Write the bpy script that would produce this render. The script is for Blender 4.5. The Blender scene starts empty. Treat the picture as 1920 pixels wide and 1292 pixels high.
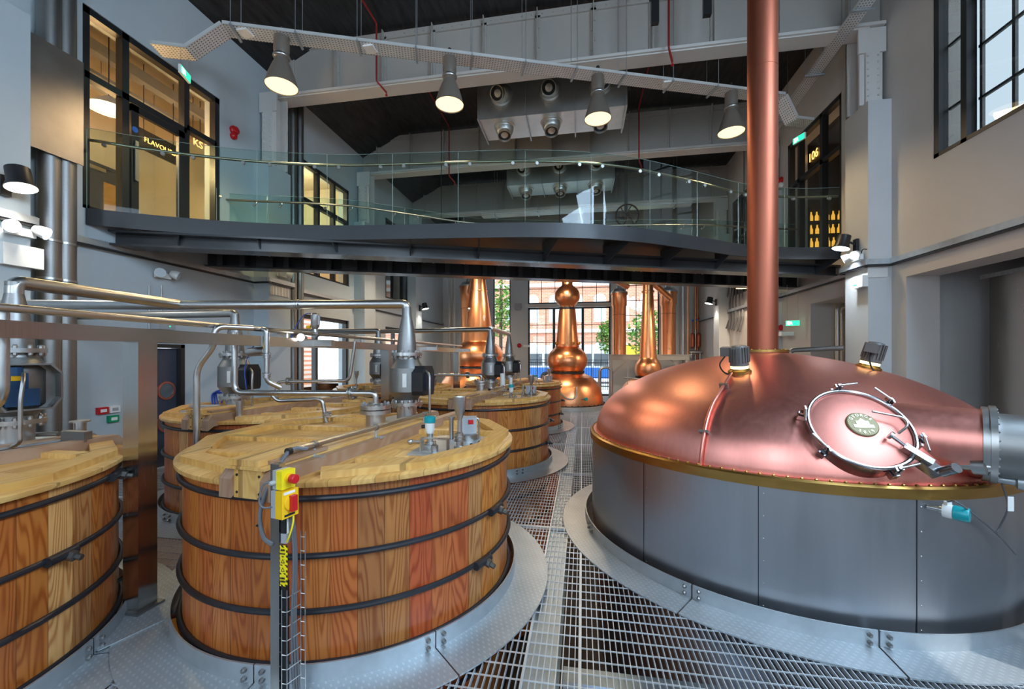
import bpy, math, random
from math import sin, cos, pi, radians, hypot, atan2, sqrt
from mathutils import Vector, Matrix
random.seed(7)
S = bpy.context.scene
COL = S.collection
# ------------------------------------------------------------------ camera, world, light, exposure
F, U0, V0, H = 770.0, 960.0, 668.0, 2.1
TH = math.atan2(132.0, F)
CT, ST = cos(TH), sin(TH)
cam = bpy.data.cameras.new('camera'); camo = bpy.data.objects.new('camera', cam); COL.objects.link(camo)
camo.location = (0, 0, H); camo.rotation_euler = (pi / 2, 0, TH)
cam.sensor_width = 36; cam.sensor_fit = 'HORIZONTAL'; cam.lens = F / 1920 * 36
cam.shift_y = 22 / 1920; cam.clip_start = 0.05; cam.clip_end = 300
S.camera = camo
S.view_settings.view_transform = 'Standard'; S.view_settings.look = 'None'
S.view_settings.exposure = 0.42; S.view_settings.gamma = 1
S.view_settings.use_curve_mapping = False
S.cycles.use_denoising = True
S.cycles.max_bounces = 8; S.cycles.diffuse_bounces = 4; S.cycles.glossy_bounces = 4
S.cycles.transparent_max_bounces = 16; S.cycles.sample_clamp_indirect = 6
wd = bpy.data.worlds.new('world'); S.world = wd; wd.use_nodes = True
_b = wd.node_tree.nodes['Background']; _b.inputs[0].default_value = (0.74, 0.88, 1.0, 1); _b.inputs[1].default_value = 3.6

def lamp(name, kind, loc, energy, color, size=1.0, size_y=None, aim=None, spot=None, blend=.6):
    l = bpy.data.lights.new(name, kind); o = bpy.data.objects.new(name, l); COL.objects.link(o)
    o.location = loc; l.energy = energy; l.color = color
    if kind == 'AREA':
        l.size = size
        if size_y: l.shape = 'RECTANGLE'; l.size_y = size_y
    elif kind == 'SPOT':
        l.spot_size = spot or 1.6; l.spot_blend = blend; l.shadow_soft_size = size
    elif kind == 'POINT': l.shadow_soft_size = size
    elif kind == 'SUN': l.angle = size
    if aim is not None:
        o.rotation_euler = (Vector(aim) - Vector(loc)).to_track_quat('-Z', 'Y').to_euler()
    return o
# daylight through the tall windows of the end wall behind the photographer and of the right wall
for i, x in enumerate((-5.1, -0.6, 3.7)):
    lamp('daylight', 'AREA', (x, -3.72, 4.5), 70, (0.62, 0.80, 1.0), 1.4, 5.0, aim=(x, 6, 0))
for y in (1.2, -1.6):
    lamp('daylight', 'AREA', (5.7, y, 7.0), 320, (0.55, 0.77, 1.0), 2.2, 3.2, aim=(.8, y + 2.4, 0))
lamp('sunlight', 'SUN', (5.85, 1.2, 7.0), 2.2, (1.0, 0.95, 0.88), radians(.6), aim=(2.6, 3.16, 0))

for x, z, w, h, y, d in ((-1.6, 3.4, 2.4, 6.6, 22.9, -1), (-5.0, 3.6, .6, 5.2, 22.9, -1), (2.9, 4.0, 1.1, 4.6, 22.9, -1)):
    o = lamp('sky_portal', 'AREA', (x, y, z), 1, (1, 1, 1), w, h, aim=(x, y + d, z)); o.data.cycles.is_portal = True
o = lamp('sky_portal', 'AREA', (6.6, 6.8, 7.3), 1, (1, 1, 1), 4.2, 2.8, aim=(5, 6.8, 7.3)); o.data.cycles.is_portal = True

# ------------------------------------------------------------------ placing helpers (photograph pixel -> room point)
def ray(u, v):
    a = (u - U0) / F
    return Vector((a * CT - ST, a * ST + CT, (V0 - v) / F))
def at_d(u, v, d): return Vector((0, 0, H)) + ray(u, v) * d
def at_z(u, v, z): r = ray(u, v); return Vector((0, 0, H)) + r * ((z - H) / r.z)
def at_x(u, v, x): r = ray(u, v); return Vector((0, 0, H)) + r * (x / r.x)
def at_y(u, v, y): r = ray(u, v); return Vector((0, 0, H)) + r * (y / r.y)

# ------------------------------------------------------------------ mesh builder
class MB:
    def __init__(s): s.v = []; s.f = []; s.m = Matrix.Identity(4)
    def add(s, vs, fs):
        b = len(s.v); s.v += [tuple(s.m @ Vector(p)) for p in vs]; s.f += [tuple(i + b for i in f) for f in fs]; return s
    def box(s, x0, y0, z0, x1, y1, z1):
        if x0 > x1: x0, x1 = x1, x0
        if y0 > y1: y0, y1 = y1, y0
        if z0 > z1: z0, z1 = z1, z0
        return s.add([(x0, y0, z0), (x1, y0, z0), (x1, y1, z0), (x0, y1, z0), (x0, y0, z1), (x1, y0, z1), (x1, y1, z1), (x0, y1, z1)],
                     [(0, 3, 2, 1), (4, 5, 6, 7), (0, 1, 5, 4), (1, 2, 6, 5), (2, 3, 7, 6), (3, 0, 4, 7)])
    def cbox(s, c, sz): return s.box(c[0] - sz[0] / 2, c[1] - sz[1] / 2, c[2] - sz[2] / 2, c[0] + sz[0] / 2, c[1] + sz[1] / 2, c[2] + sz[2] / 2)
    def bar(s, p0, p1, w, h, up=(0, 0, 1)):
        p0 = Vector(p0); p1 = Vector(p1); d = (p1 - p0).normalized(); up = Vector(up)
        if abs(d.dot(up)) > .99: up = Vector((0, 1, 0))
        x = d.cross(up).normalized() * (w / 2); y = x.cross(d).normalized() * (h / 2)
        q = [p + a * x + b * y for p in (p0, p1) for a, b in ((-1, -1), (1, -1), (1, 1), (-1, 1))]
        return s.add(q, [(0, 1, 2, 3), (7, 6, 5, 4), (0, 4, 5, 1), (1, 5, 6, 2), (2, 6, 7, 3), (3, 7, 4, 0)])
    def prism(s, poly, z0, z1):
        n = len(poly)
        a = sum(poly[i][0] * poly[(i + 1) % n][1] - poly[(i + 1) % n][0] * poly[i][1] for i in range(n))
        if a < 0: poly = poly[::-1]
        return s.add([(p[0], p[1], z0) for p in poly] + [(p[0], p[1], z1) for p in poly],
                     [tuple(range(n - 1, -1, -1)), tuple(range(n, 2 * n))] + [(i, (i + 1) % n, n + (i + 1) % n, n + i) for i in range(n)])
    def lathe(s, prof, seg=32, a0=0, a1=2 * pi, c=(0, 0, 0), cap=True):
        full = abs(a1 - a0 - 2 * pi) < 1e-6; n = seg if full else seg + 1; vs = []
        for r, z in prof:
            for i in range(n):
                a = a0 + (a1 - a0) * i / seg; vs.append((c[0] + r * cos(a), c[1] + r * sin(a), c[2] + z))
        fs = []
        for j in range(len(prof) - 1):
            for i in range(seg):
                k = (i + 1) % n; fs.append((j * n + i, j * n + k, (j + 1) * n + k, (j + 1) * n + i))
        if full and cap:
            if prof[0][0] > 1e-4: fs.append(tuple(range(n - 1, -1, -1)))
            if prof[-1][0] > 1e-4: fs.append(tuple(range((len(prof) - 1) * n, len(prof) * n)))
        return s.add(vs, fs)
    def ring(s, r0, r1, z0, z1, seg=64, a0=0, a1=2 * pi, c=(0, 0, 0)):
        return s.lathe([(r0, z0), (r1, z0), (r1, z1), (r0, z1), (r0, z0)], seg, a0, a1, c, cap=False)
    def cyl(s, p0, p1, r0, r1=None, seg=16):
        r1 = r0 if r1 is None else r1; p0 = Vector(p0); p1 = Vector(p1); d = p1 - p0
        o = s.m; s.m = o @ Matrix.Translation(p0) @ d.to_track_quat('Z', 'Y').to_matrix().to_4x4()
        s.lathe([(r0, 0), (r1, d.length)], seg); s.m = o; return s
    def axial(s, p0, p1, prof, seg=24):
        p0 = Vector(p0); d = Vector(p1) - p0; o = s.m
        s.m = o @ Matrix.Translation(p0) @ d.to_track_quat('Z', 'Y').to_matrix().to_4x4()
        s.lathe(prof, seg); s.m = o; return s
    def tube(s, pts, r, seg=12, closed=False):
        P = [Vector(p) for p in pts]; n = len(P); rs = r if isinstance(r, (list, tuple)) else [r] * n; vs = []; nx = None
        for i in range(n):
            if closed: d = (P[(i + 1) % n] - P[i - 1])
            else: d = (P[min(i + 1, n - 1)] - P[max(i - 1, 0)])
            d.normalize()
            if nx is None:
                up = Vector((0, 0, 1)) if abs(d.z) < .9 else Vector((1, 0, 0)); nx = d.cross(up).normalized()
            else: nx = (nx - d * nx.dot(d)).normalized()
            ny = d.cross(nx)
            for k in range(seg):
                a = 2 * pi * k / seg; vs.append(P[i] + (nx * cos(a) + ny * sin(a)) * rs[i])
        fs = []
        for i in range(n if closed else n - 1):
            j = (i + 1) % n
            for k in range(seg):
                l = (k + 1) % seg; fs.append((i * seg + k, i * seg + l, j * seg + l, j * seg + k))
        if not closed: fs += [tuple(range(seg - 1, -1, -1)), tuple(range((n - 1) * seg, n * seg))]
        return s.add(vs, fs)
    def sphere(s, c, r, sx=1, sy=1, sz=1, seg=20, rings=12):
        pr = [(max(r * sin(pi * i / rings), 1e-5), -r * cos(pi * i / rings)) for i in range(rings + 1)]
        o = s.m; s.m = o @ Matrix.Translation(c) @ Matrix.Diagonal((sx, sy, sz, 1)); s.lathe(pr, seg, cap=False); s.m = o; return s
    def strip(s, pts0, pts1, t):
        """wall between two polylines, thickness t sideways (xy)"""
        n = len(pts0); vs = []
        for i in range(n):
            a = Vector(pts0[max(i - 1, 0)]); b = Vector(pts0[min(i + 1, n - 1)]); d = (b - a); d.z = 0; d.normalize(); nn = Vector((-d.y, d.x, 0)) * (t / 2)
            p, q = Vector(pts0[i]), Vector(pts1[i]); vs += [p - nn, p + nn, q + nn, q - nn]
        fs = [(0, 1, 2, 3), (4 * n - 1, 4 * n - 2, 4 * n - 3, 4 * n - 4)]
        for i in range(n - 1):
            for k in range(4):
                l = (k + 1) % 4; fs.append((4 * i + k, 4 * i + 4 + k, 4 * i + 4 + l, 4 * i + l))
        return s.add(vs, fs)

def build(mb, name, mat, parent=None, label=None, smooth=True, loc=None, ang=35):
    me = bpy.data.meshes.new(name); me.from_pydata(mb.v, [], mb.f); me.update()
    import bmesh
    bm = bmesh.new(); bm.from_mesh(me); bmesh.ops.recalc_face_normals(bm, faces=bm.faces); bm.to_mesh(me); bm.free()
    if smooth:
        me.polygons.foreach_set('use_smooth', [True] * len(me.polygons)); me.set_sharp_from_angle(angle=radians(ang))
    me.materials.append(mat)
    o = bpy.data.objects.new(name, me); COL.objects.link(o)
    if parent is not None: o.parent = parent
    if loc is not None: o.location = loc
    if label: o['label'] = label
    return o
def thing(name, label, cat, loc=(0, 0, 0), rz=0, group=None):
    o = bpy.data.objects.new(name, None); COL.objects.link(o); o.empty_display_size = .1
    o.location = loc; o.rotation_euler = (0, 0, rz); o['label'] = label; o['category'] = cat
    if group: o['group'] = group
    return o
def tag(o, label, cat, group=None, kind=None):
    o['label'] = label; o['category'] = cat
    if group: o['group'] = group
    if kind: o['kind'] = kind
    return o
def struct(name, mb, mat, smooth=False):
    o = build(mb, name, mat, smooth=smooth); o['kind'] = 'structure'; return o
def dup_child(o, parent, loc=None, rot=None):
    c = o.copy(); COL.objects.link(c); c.parent = parent
    if loc is not None: c.location = loc
    if rot is not None: c.rotation_euler = rot
    return c
def dup(root, loc, label, rz=None, group=None):
    r = root.copy(); COL.objects.link(r); r.location = loc; r['label'] = label
    if rz is not None: r.rotation_euler = (0, 0, rz)
    if group: r['group'] = group
    for ch in list(root.children):
        c = ch.copy(); COL.objects.link(c); c.parent = r
        for g in ch.children:
            d = g.copy(); COL.objects.link(d); d.parent = c
    return r
def bend(pts, r, n=6):
    """round the corners of a polyline with radius r"""
    P = [Vector(p) for p in pts]; out = [P[0]]
    for i in range(1, len(P) - 1):
        a, b, c = P[i - 1], P[i], P[i + 1]; d0 = (a - b); d1 = (c - b)
        k = min(r, d0.length * .49, d1.length * .49); p, q = b + d0.normalized() * k, b + d1.normalized() * k
        for j in range(n + 1):
            t = j / n; out.append(p * (1 - t) ** 2 + b * 2 * t * (1 - t) + q * t * t)
    out.append(P[-1]); return out
def crom(pts, n=8):
    P = [Vector(p) for p in pts]; P = [P[0] * 2 - P[1]] + P + [P[-1] * 2 - P[-2]]; out = []
    for i in range(1, len(P) - 2):
        a, b, c, d = P[i - 1:i + 3]
        for j in range(n):
            t = j / n
            out.append(.5 * ((2 * b) + (c - a) * t + (2 * a - 5 * b + 4 * c - d) * t * t + (3 * b - a - 3 * c + d) * t ** 3))
    out.append(P[-2]); return out
def text_mesh(txt, size, depth=.006):
    cu = bpy.data.curves.new('t', 'FONT'); cu.body = txt; cu.size = size; cu.extrude = depth; cu.align_x = 'CENTER'; cu.align_y = 'CENTER'; cu.resolution_u = 3
    o = bpy.data.objects.new('t', cu); COL.objects.link(o)
    dg = bpy.context.evaluated_depsgraph_get(); me = bpy.data.meshes.new_from_object(o.evaluated_get(dg))
    bpy.data.objects.remove(o); return me
def text(txt, size, mat, name, parent, loc, rot=(pi / 2, 0, 0), depth=.004):
    me = text_mesh(txt, size, depth); me.materials.clear(); me.materials.append(mat)
    o = bpy.data.objects.new(name, me); COL.objects.link(o); o.parent = parent; o.location = loc; o.rotation_euler = rot
    return o

# ------------------------------------------------------------------ materials
class N:
    def __init__(s, name):
        s.m = bpy.data.materials.new(name); s.m.use_nodes = True; s.t = s.m.node_tree; s.b = s.t.nodes['Principled BSDF']; s.out = s.t.nodes['Material Output']
    def n(s, typ, **kw):
        x = s.t.nodes.new(typ)
        for k, v in kw.items(): setattr(x, k, v)
        return x
    def l(s, a, b): s.t.links.new(a, b)
    def math(s, op, a, b=None, c=None):
        x = s.n('ShaderNodeMath', operation=op)
        for i, v in enumerate((a, b, c)):
            if v is None: continue
            if isinstance(v, (int, float)): x.inputs[i].default_value = v
            else: s.l(v, x.inputs[i])
        return x.outputs[0]
    def ramp(s, fac, stops):
        x = s.n('ShaderNodeValToRGB'); e = x.color_ramp.elements
        while len(e) < len(stops): e.new(.5)
        for i, (p, c) in enumerate(stops): e[i].position = p; e[i].color = (*c, 1)
        s.l(fac, x.inputs[0]); return x.outputs[0]
    def mix(s, fac, a, b, mode='MIX'):
        x = s.n('ShaderNodeMix', data_type='RGBA', blend_type=mode)
        for i, v in ((0, fac), (6, a), (7, b)):
            if isinstance(v, (int, float)): x.inputs[i].default_value = v
            elif isinstance(v, tuple): x.inputs[i].default_value = (*v, 1)
            else: s.l(v, x.inputs[i])
        return x.outputs[2]
    def coord(s, scale=(1, 1, 1), rot=(0, 0, 0), which='Object'):
        tc = s.n('ShaderNodeTexCoord'); mp = s.n('ShaderNodeMapping'); mp.inputs['Scale'].default_value = scale; mp.inputs['Rotation'].default_value = rot
        s.l(tc.outputs[which], mp.inputs[0]); return mp.outputs[0]
    def noise(s, vec, scale, detail=4, rough=.55):
        x = s.n('ShaderNodeTexNoise'); x.inputs['Scale'].default_value = scale; x.inputs['Detail'].default_value = detail; x.inputs['Roughness'].default_value = rough
        s.l(vec, x.inputs['Vector']); return x.outputs[0]
    def bump(s, h, strength=.3, dist=.01):
        x = s.n('ShaderNodeBump'); x.inputs['Strength'].default_value = strength; x.inputs['Distance'].default_value = dist
        s.l(h, x.inputs['Height']); s.l(x.outputs[0], s.b.inputs['Normal'])
    def set(s, **kw):
        for k, v in kw.items():
            i = s.b.inputs[k.replace('_', ' ')]
            if isinstance(v, tuple): i.default_value = (*v, 1)
            elif isinstance(v, (int, float)): i.default_value = v
            else: s.l(v, i)
        return s

def plain(name, c, rough=.5, metal=0, var=.12, nscale=8, bump=0, stretch=(1, 1, 1), rvar=.1):
    k = N(name); v = k.coord(stretch); n = k.noise(v, nscale)
    k.set(Base_Color=k.mix(n, tuple(max(0, x * (1 - var)) for x in c), tuple(min(1, x * (1 + var)) for x in c)), Metallic=metal)
    k.set(Roughness=k.math('MULTIPLY_ADD', n, rvar, rough - rvar / 2))
    if bump: k.bump(k.noise(v, nscale * 5), bump, .005)
    return k.m
def emit(name, c, st):
    k = N(name); k.set(Base_Color=(.02, .02, .02), Emission_Color=c, Emission_Strength=st); return k.m
def glass(name, tint=(.86, .95, .93), spec=.9):
    k = N(name); k.t.nodes.remove(k.b)
    tr = k.n('ShaderNodeBsdfTransparent'); tr.inputs[0].default_value = (*tint, 1)
    gl = k.n('ShaderNodeBsdfGlossy'); gl.inputs['Roughness'].default_value = .02; gl.inputs[0].default_value = (spec, spec, spec, 1)
    fr_ = k.n('ShaderNodeFresnel'); fr_.inputs[0].default_value = 1.45; geo = k.n('ShaderNodeNewGeometry')
    fr = k.math('MULTIPLY', fr_.outputs[0], k.math('SUBTRACT', 1.0, geo.outputs['Backfacing'])).node
    mx = k.n('ShaderNodeMixShader'); k.l(fr.outputs[0], mx.inputs[0]); k.l(tr.outputs[0], mx.inputs[1]); k.l(gl.outputs[0], mx.inputs[2]); k.l(mx.outputs[0], k.out.inputs[0])
    return k.m
def stave_wood(name, pal, nst=52, R=1.43):
    k = N(name); tc = k.n('ShaderNodeTexCoord'); sp = k.n('ShaderNodeSeparateXYZ'); k.l(tc.outputs['Object'], sp.inputs[0])
    x, y, z = sp.outputs
    oi = k.n('ShaderNodeObjectInfo').outputs['Random']
    a = k.math('MULTIPLY', k.math('ARCTAN2', y, x), nst / (2 * pi)); idx = k.math('FLOOR', a); fr = k.math('FRACT', k.math('ADD', a, 100))
    wn = k.n('ShaderNodeTexWhiteNoise', noise_dimensions='2D'); cb = k.n('ShaderNodeCombineXYZ'); k.l(idx, cb.inputs[0]); k.l(oi, cb.inputs[1]); k.l(cb.outputs[0], wn.inputs['Vector'])
    rnd = wn.outputs['Value']
    base = k.ramp(rnd, pal)
    # cathedral grain: contour lines of a field stretched along the stave
    cv = k.n('ShaderNodeCombineXYZ'); k.l(k.math('MULTIPLY', fr, .55), cv.inputs[0]); k.l(k.math('MULTIPLY', idx, 3.7), cv.inputs[1]); k.l(k.math('MULTIPLY', z, .30), cv.inputs[2])
    fld = k.noise(cv.outputs[0], 1.6, 2, .4)
    rings = k.math('SINE', k.math('MULTIPLY', fld, 130.0))
    rings = k.math('POWER', k.math('MULTIPLY_ADD', rings, .5, .5), 2.2)
    cv2 = k.n('ShaderNodeCombineXYZ'); k.l(k.math('MULTIPLY', a, 26.0), cv2.inputs[0]); k.l(k.math('MULTIPLY', z, 1.2), cv2.inputs[2])
    fine = k.noise(cv2.outputs[0], 1.5, 3)
    c = k.mix(k.math('MULTIPLY', rings, .72), base, k.mix(1, base, (.52, .30, .18), 'MULTIPLY'))
    c = k.mix(.5, c, k.mix(fine, (.56, .42, .34), (1.0, 1.0, 1.0)), 'MULTIPLY')
    st = k.noise(k.coord((1, 1, 1)), 1.7, 5)
    c = k.mix(k.math('MULTIPLY', k.math('SUBTRACT', st, .52), 1.6), c, k.mix(1, c, (.45, .36, .30), 'MULTIPLY'))
    ed = k.math('MINIMUM', fr, k.math('SUBTRACT', 1.0, fr)); gap = k.math('LESS_THAN', ed, .012)
    c = k.mix(k.math('MULTIPLY', gap, .7), c, (.05, .025, .01))
    k.set(Base_Color=c, Roughness=.36); k.bump(k.math('SUBTRACT', k.math('MULTIPLY', fine, .3), gap), .25, .004)
    return k.m
def plank_wood(name, pal, width=.12, along='y', rough=.4, tone=1.0):
    k = N(name); tc = k.n('ShaderNodeTexCoord'); sp = k.n('ShaderNodeSeparateXYZ'); k.l(tc.outputs['Object'], sp.inputs[0])
    x, y, z = sp.outputs
    if along == 'x': x, y = y, x
    a = k.math('DIVIDE', x, width); idx = k.math('FLOOR', a); fr = k.math('FRACT', k.math('ADD', a, 100))
    wn = k.n('ShaderNodeTexWhiteNoise', noise_dimensions='1D'); k.l(idx, wn.inputs['W'])
    base = k.ramp(wn.outputs[0], pal)
    cv = k.n('ShaderNodeCombineXYZ'); k.l(k.math('MULTIPLY', x, 4.0), cv.inputs[0]); k.l(k.math('MULTIPLY', y, .6), cv.inputs[1]); k.l(k.math('MULTIPLY_ADD', idx, 2.3, z), cv.inputs[2])
    r = k.math('MULTIPLY_ADD', k.math('SINE', k.math('MULTIPLY', k.noise(cv.outputs[0], 1.2, 2), 80.0)), .5, .5)
    c = k.mix(k.math('MULTIPLY', r, .45), base, k.mix(1, base, (.72, .52, .34), 'MULTIPLY'))
    st = k.noise(k.coord((1, 1, 1)), 2.5, 5)
    c = k.mix(k.math('MULTIPLY', k.math('SUBTRACT', st, .5), 1.2), c, k.mix(1, c, (.6, .48, .38), 'MULTIPLY'))
    ed = k.math('MINIMUM', fr, k.math('SUBTRACT', 1.0, fr)); gap = k.math('LESS_THAN', ed, .02)
    c = k.mix(k.math('MULTIPLY', gap, .55), c, (.12, .06, .02))
    k.set(Base_Color=c, Roughness=rough); k.bump(k.math('SUBTRACT', k.math('MULTIPLY', r, .1), gap), .3, .004)
    return k.m
def brushed(name, c, rough=.3, st=(1, 1, 30), var=.1, nscale=6, bmp=.05):
    k = N(name); v = k.coord(st); n = k.noise(v, nscale, 5); big = k.noise(k.coord((1, 1, 1)), 1.3, 3)
    k.set(Base_Color=k.mix(n, tuple(x * (1 - var) for x in c), tuple(min(1, x * (1 + var)) for x in c)), Metallic=1.0)
    k.set(Roughness=k.math('ADD', k.math('MULTIPLY', n, .12), k.math('MULTIPLY_ADD', big, .12, rough - .12)))
    if bmp: k.bump(n, bmp, .003)
    return k.m

M = {}
M['wood'] = stave_wood('fir_staves', [(0, (.46, .14, .03)), (.25, (.58, .225, .045)), (.5, (.48, .10, .03)), (.72, (.62, .27, .065)), (.85, (.36, .14, .045)), (1, (.76, .43, .16))])
M['lid'] = plank_wood('pine_lid', [(0, (.62, .36, .11)), (.5, (.70, .44, .16)), (1, (.56, .30, .085))], .13)
M['batten'] = plank_wood('pine_batten', [(0, (.64, .37, .10)), (1, (.72, .46, .17))], .9)
M['dkwood'] = plank_wood('dark_oak', [(0, (.33, .20, .13)), (1, (.40, .26, .17))], .9, rough=.5)
M['hoop'] = plain('hoop_iron', (.025, .025, .03), .38, .3, .3)
M['steel'] = brushed('stainless', (.50, .49, .48), .33, (1, 1, 1), .08, 14, .02)
M['steel_dk'] = brushed('stainless_matt', (.29, .285, .28), .46, (1, 1, 6), .12, 8, .03)
M['steel_tun'] = brushed('tun_steel', (.46, .47, .50), .37, (1, 1, .1), .06, 20, .02)
M['post'] = brushed('post_steel', (.50, .48, .46), .24, (30, 30, .6), .10, 5, .02)
M['copper'] = brushed('tun_copper', (.84, .335, .275), .37, (6, 6, 1), .10, 5, .01)
M['clampsteel'] = brushed('clamp_steel', (.34, .33, .34), .26, (1, 1, 1), .08, 14, .02)
M['coppercover'] = brushed('cover_copper', (.80, .31, .25), .52, (6, 6, 1), .10, 5, .01)
M['copper2'] = brushed('still_copper', (.90, .38, .18), .32, (3, 3, 1), .12, 4, .01)
M['copperpipe'] = brushed('pipe_copper', (.40, .125, .075), .50, (8, 8, .5), .08, 4, .0)
M['brass'] = brushed('brass', (.46, .27, .08), .34, (1, 1, 3), .25, 5, .02)
M['galv'] = plain('galvanised', (.46, .50, .53), .42, .75, .2, 9, .0)
M['grate'] = plain('grating_steel', (.62, .66, .70), .42, .6, .2, 5)
M['dark'] = plain('bridge_paint', (.036, .038, .043), .38, .0, .15, 6)
M['black'] = plain('black_plastic', (.012, .012, .014), .45)
M['frame'] = plain('window_frame_paint', (.018, .018, .02), .4)
M['white'] = plain('white_plastic', (.80, .80, .78), .4)
M['grey'] = plain('grey_plastic', (.35, .36, .38), .45)
M['teal'] = plain('teal_plastic', (.0, .30, .34), .35)
M['yellow'] = plain('yellow_plastic', (.85, .50, .01), .4)
M['lemon'] = plain('lemon_plastic', (.85, .68, .01), .4)
M['red'] = plain('red_plastic', (.55, .01, .015), .35)
M['redpipe'] = plain('red_pipe', (.30, .015, .012), .4)
M['green'] = plain('green_plastic', (.0, .28, .12), .4)
M['blue'] = plain('blue_motor', (.01, .06, .16), .4)
M['navy'] = plain('navy_plastic', (.006, .012, .03), .4)
M['castgrey'] = plain('cast_grey', (.13, .125, .12), .45, .2)
M['nut'] = plain('dark_nut', (.09, .085, .08), .4, .6)
M['cable'] = plain('grey_cable', (.12, .12, .13), .5)
M['bluehose'] = plain('blue_hose', (.02, .06, .35), .4)
M['beam'] = plain('beam_paint', (.43, .40, .365), .5, 0, .05, 3, .05)
M['beam_lt'] = plain('beam_flange_paint', (.64, .615, .585), .5, 0, .05, 3)
M['duct'] = brushed('duct_zinc', (.66, .67, .65), .42, (1, 1, 1), .15, 4, .02)
M['glass'] = glass('glass')
M['winglass'] = glass('window_glass', (.95, .97, .98))
M['dimglass'] = glass('dimming_glass', (.41, .425, .43))  # clean pane, tinted dark to dim the over-bright sky behind it
M['edge'] = plain('glass_edge', (.36, .46, .43), .15)
M['rail'] = brushed('rail_steel', (.42, .36, .28), .34, (1, 1, 1), .05, 8, 0)
M['lampglow'] = emit('lamp_glow', (1.0, .70, .34), 1.7)
M['bronze'] = plain('lamp_taupe', (.17, .14, .115), .42)
M['neon'] = emit('neon_glow', (1.0, .50, .12), 2.6)
M['spotglow'] = emit('spot_glow', (1.0, .93, .8), 9.0)
M['coolglow'] = emit('cool_glow', (.8, .92, 1.0), 9.0)
M['exitglow'] = emit('exit_glow', (.02, .75, .32), 1.6)
M['exitwhite'] = emit('exit_white', (.8, 1, .9), 3)
M['ringglow'] = emit('ring_glow', (1.0, .85, .35), 3)
def plaster(name, c):
    k = N(name); v = k.coord(); n = k.noise(v, 1.2, 5); n2 = k.noise(v, 14, 5)
    k.set(Base_Color=k.mix(n, tuple(x * .90 for x in c), tuple(min(1, x * 1.08) for x in c)), Roughness=.75); k.bump(n2, .18, .01); return k.m
M['wall'] = plaster('wall_plaster', (.56, .57, .57))
M['wall_cool_lit'] = plaster('cool_lit_plaster', (.49, .545, .575)); M['wall_warm_lit'] = plaster('warm_lit_plaster', (.57, .545, .52))  # cool and warm light on the side walls put into the plaster colour
M['beige'] = plaster('beige_plaster', (.62, .55, .43))
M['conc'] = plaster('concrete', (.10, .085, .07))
def ceil_mat():
    k = N('ceiling_boards'); sp = k.n('ShaderNodeSeparateXYZ'); tc = k.n('ShaderNodeTexCoord'); k.l(tc.outputs['Object'], sp.inputs[0])
    fr = k.math('FRACT', k.math('DIVIDE', sp.outputs[0], .55)); gap = k.math('LESS_THAN', fr, .03)
    n = k.noise(k.coord((3, .5, 1)), 3, 6); n2 = k.noise(k.coord((1, .15, 1)), 22, 4)
    k.set(Base_Color=k.ramp(n, [(.32, (.004, .004, .005)), (.7, (.035, .034, .034))]), Roughness=.5)
    k.bump(k.math('SUBTRACT', k.math('MULTIPLY_ADD', n2, .5, n), gap), .7, .03); return k.m
M['ceil'] = ceil_mat()
def tread():
    k = N('tread_plate'); tc = k.n('ShaderNodeTexCoord'); sp = k.n('ShaderNodeSeparateXYZ'); k.l(tc.outputs['Object'], sp.inputs[0])
    kx = 2 * pi / .062
    a = k.math('SINE', k.math('MULTIPLY', k.math('ADD', sp.outputs[0], sp.outputs[1]), kx)); b = k.math('SINE', k.math('MULTIPLY', k.math('SUBTRACT', sp.outputs[0], sp.outputs[1]), kx * .5))
    h = k.math('GREATER_THAN', k.math('MULTIPLY', a, b), .55)
    n = k.noise(k.coord(), 3, 6); n2 = k.noise(k.coord(), 30, 4)
    c = k.mix(n, (.30, .345, .38), (.56, .61, .65)); c = k.mix(k.math('MULTIPLY', n2, .4), c, (.40, .42, .43))
    c = k.mix(k.math('MULTIPLY', h, .35), c, (.72, .75, .77)); k.set(Base_Color=c, Metallic=.55, Roughness=k.math('MULTIPLY_ADD', n2, .25, .28)); k.bump(h, 1.0, .008); return k.m
M['tread'] = tread()
def brick():
    k = N('brickwork'); b = k.n('ShaderNodeTexBrick'); b.inputs['Scale'].default_value = 1.0; b.inputs['Brick Width'].default_value = .45; b.inputs['Row Height'].default_value = .16; b.inputs['Mortar Size'].default_value = .012
    b.inputs['Color1'].default_value = (.50, .17, .09, 1); b.inputs['Color2'].default_value = (.60, .24, .13, 1); b.inputs['Mortar'].default_value = (.62, .5, .42, 1)
    tc = k.n('ShaderNodeTexCoord'); mp = k.n('ShaderNodeMapping'); mp.inputs['Rotation'].default_value = (pi / 2, 0, 0); k.l(tc.outputs['Object'], mp.inputs[0]); k.l(mp.outputs[0], b.inputs['Vector'])
    k.set(Base_Color=b.outputs[0], Roughness=.8); return k.m
M['brick'] = brick()
M['stone'] = plain('pale_stone', (.72, .66, .58), .7)
M['leaf'] = plain('leaf', (.16, .34, .05), .6, 0, .5, 3)
M['bark'] = plain('bark', (.12, .08, .05), .8)
M['busblue'] = plain('bus_blue', (.03, .16, .55), .3)
M['buswhite'] = plain('bus_white', (.75, .8, .85), .3)
M['busyellow'] = plain('bus_yellow', (.85, .55, .05), .3)
M['pane_dark'] = plain('dark_pane', (.12, .14, .16), .1)
M['pane_lt'] = plain('pale_pane', (.55, .62, .66), .15)
M['road'] = plain('road', (.42, .42, .42), .8)
M['perf'] = None
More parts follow.
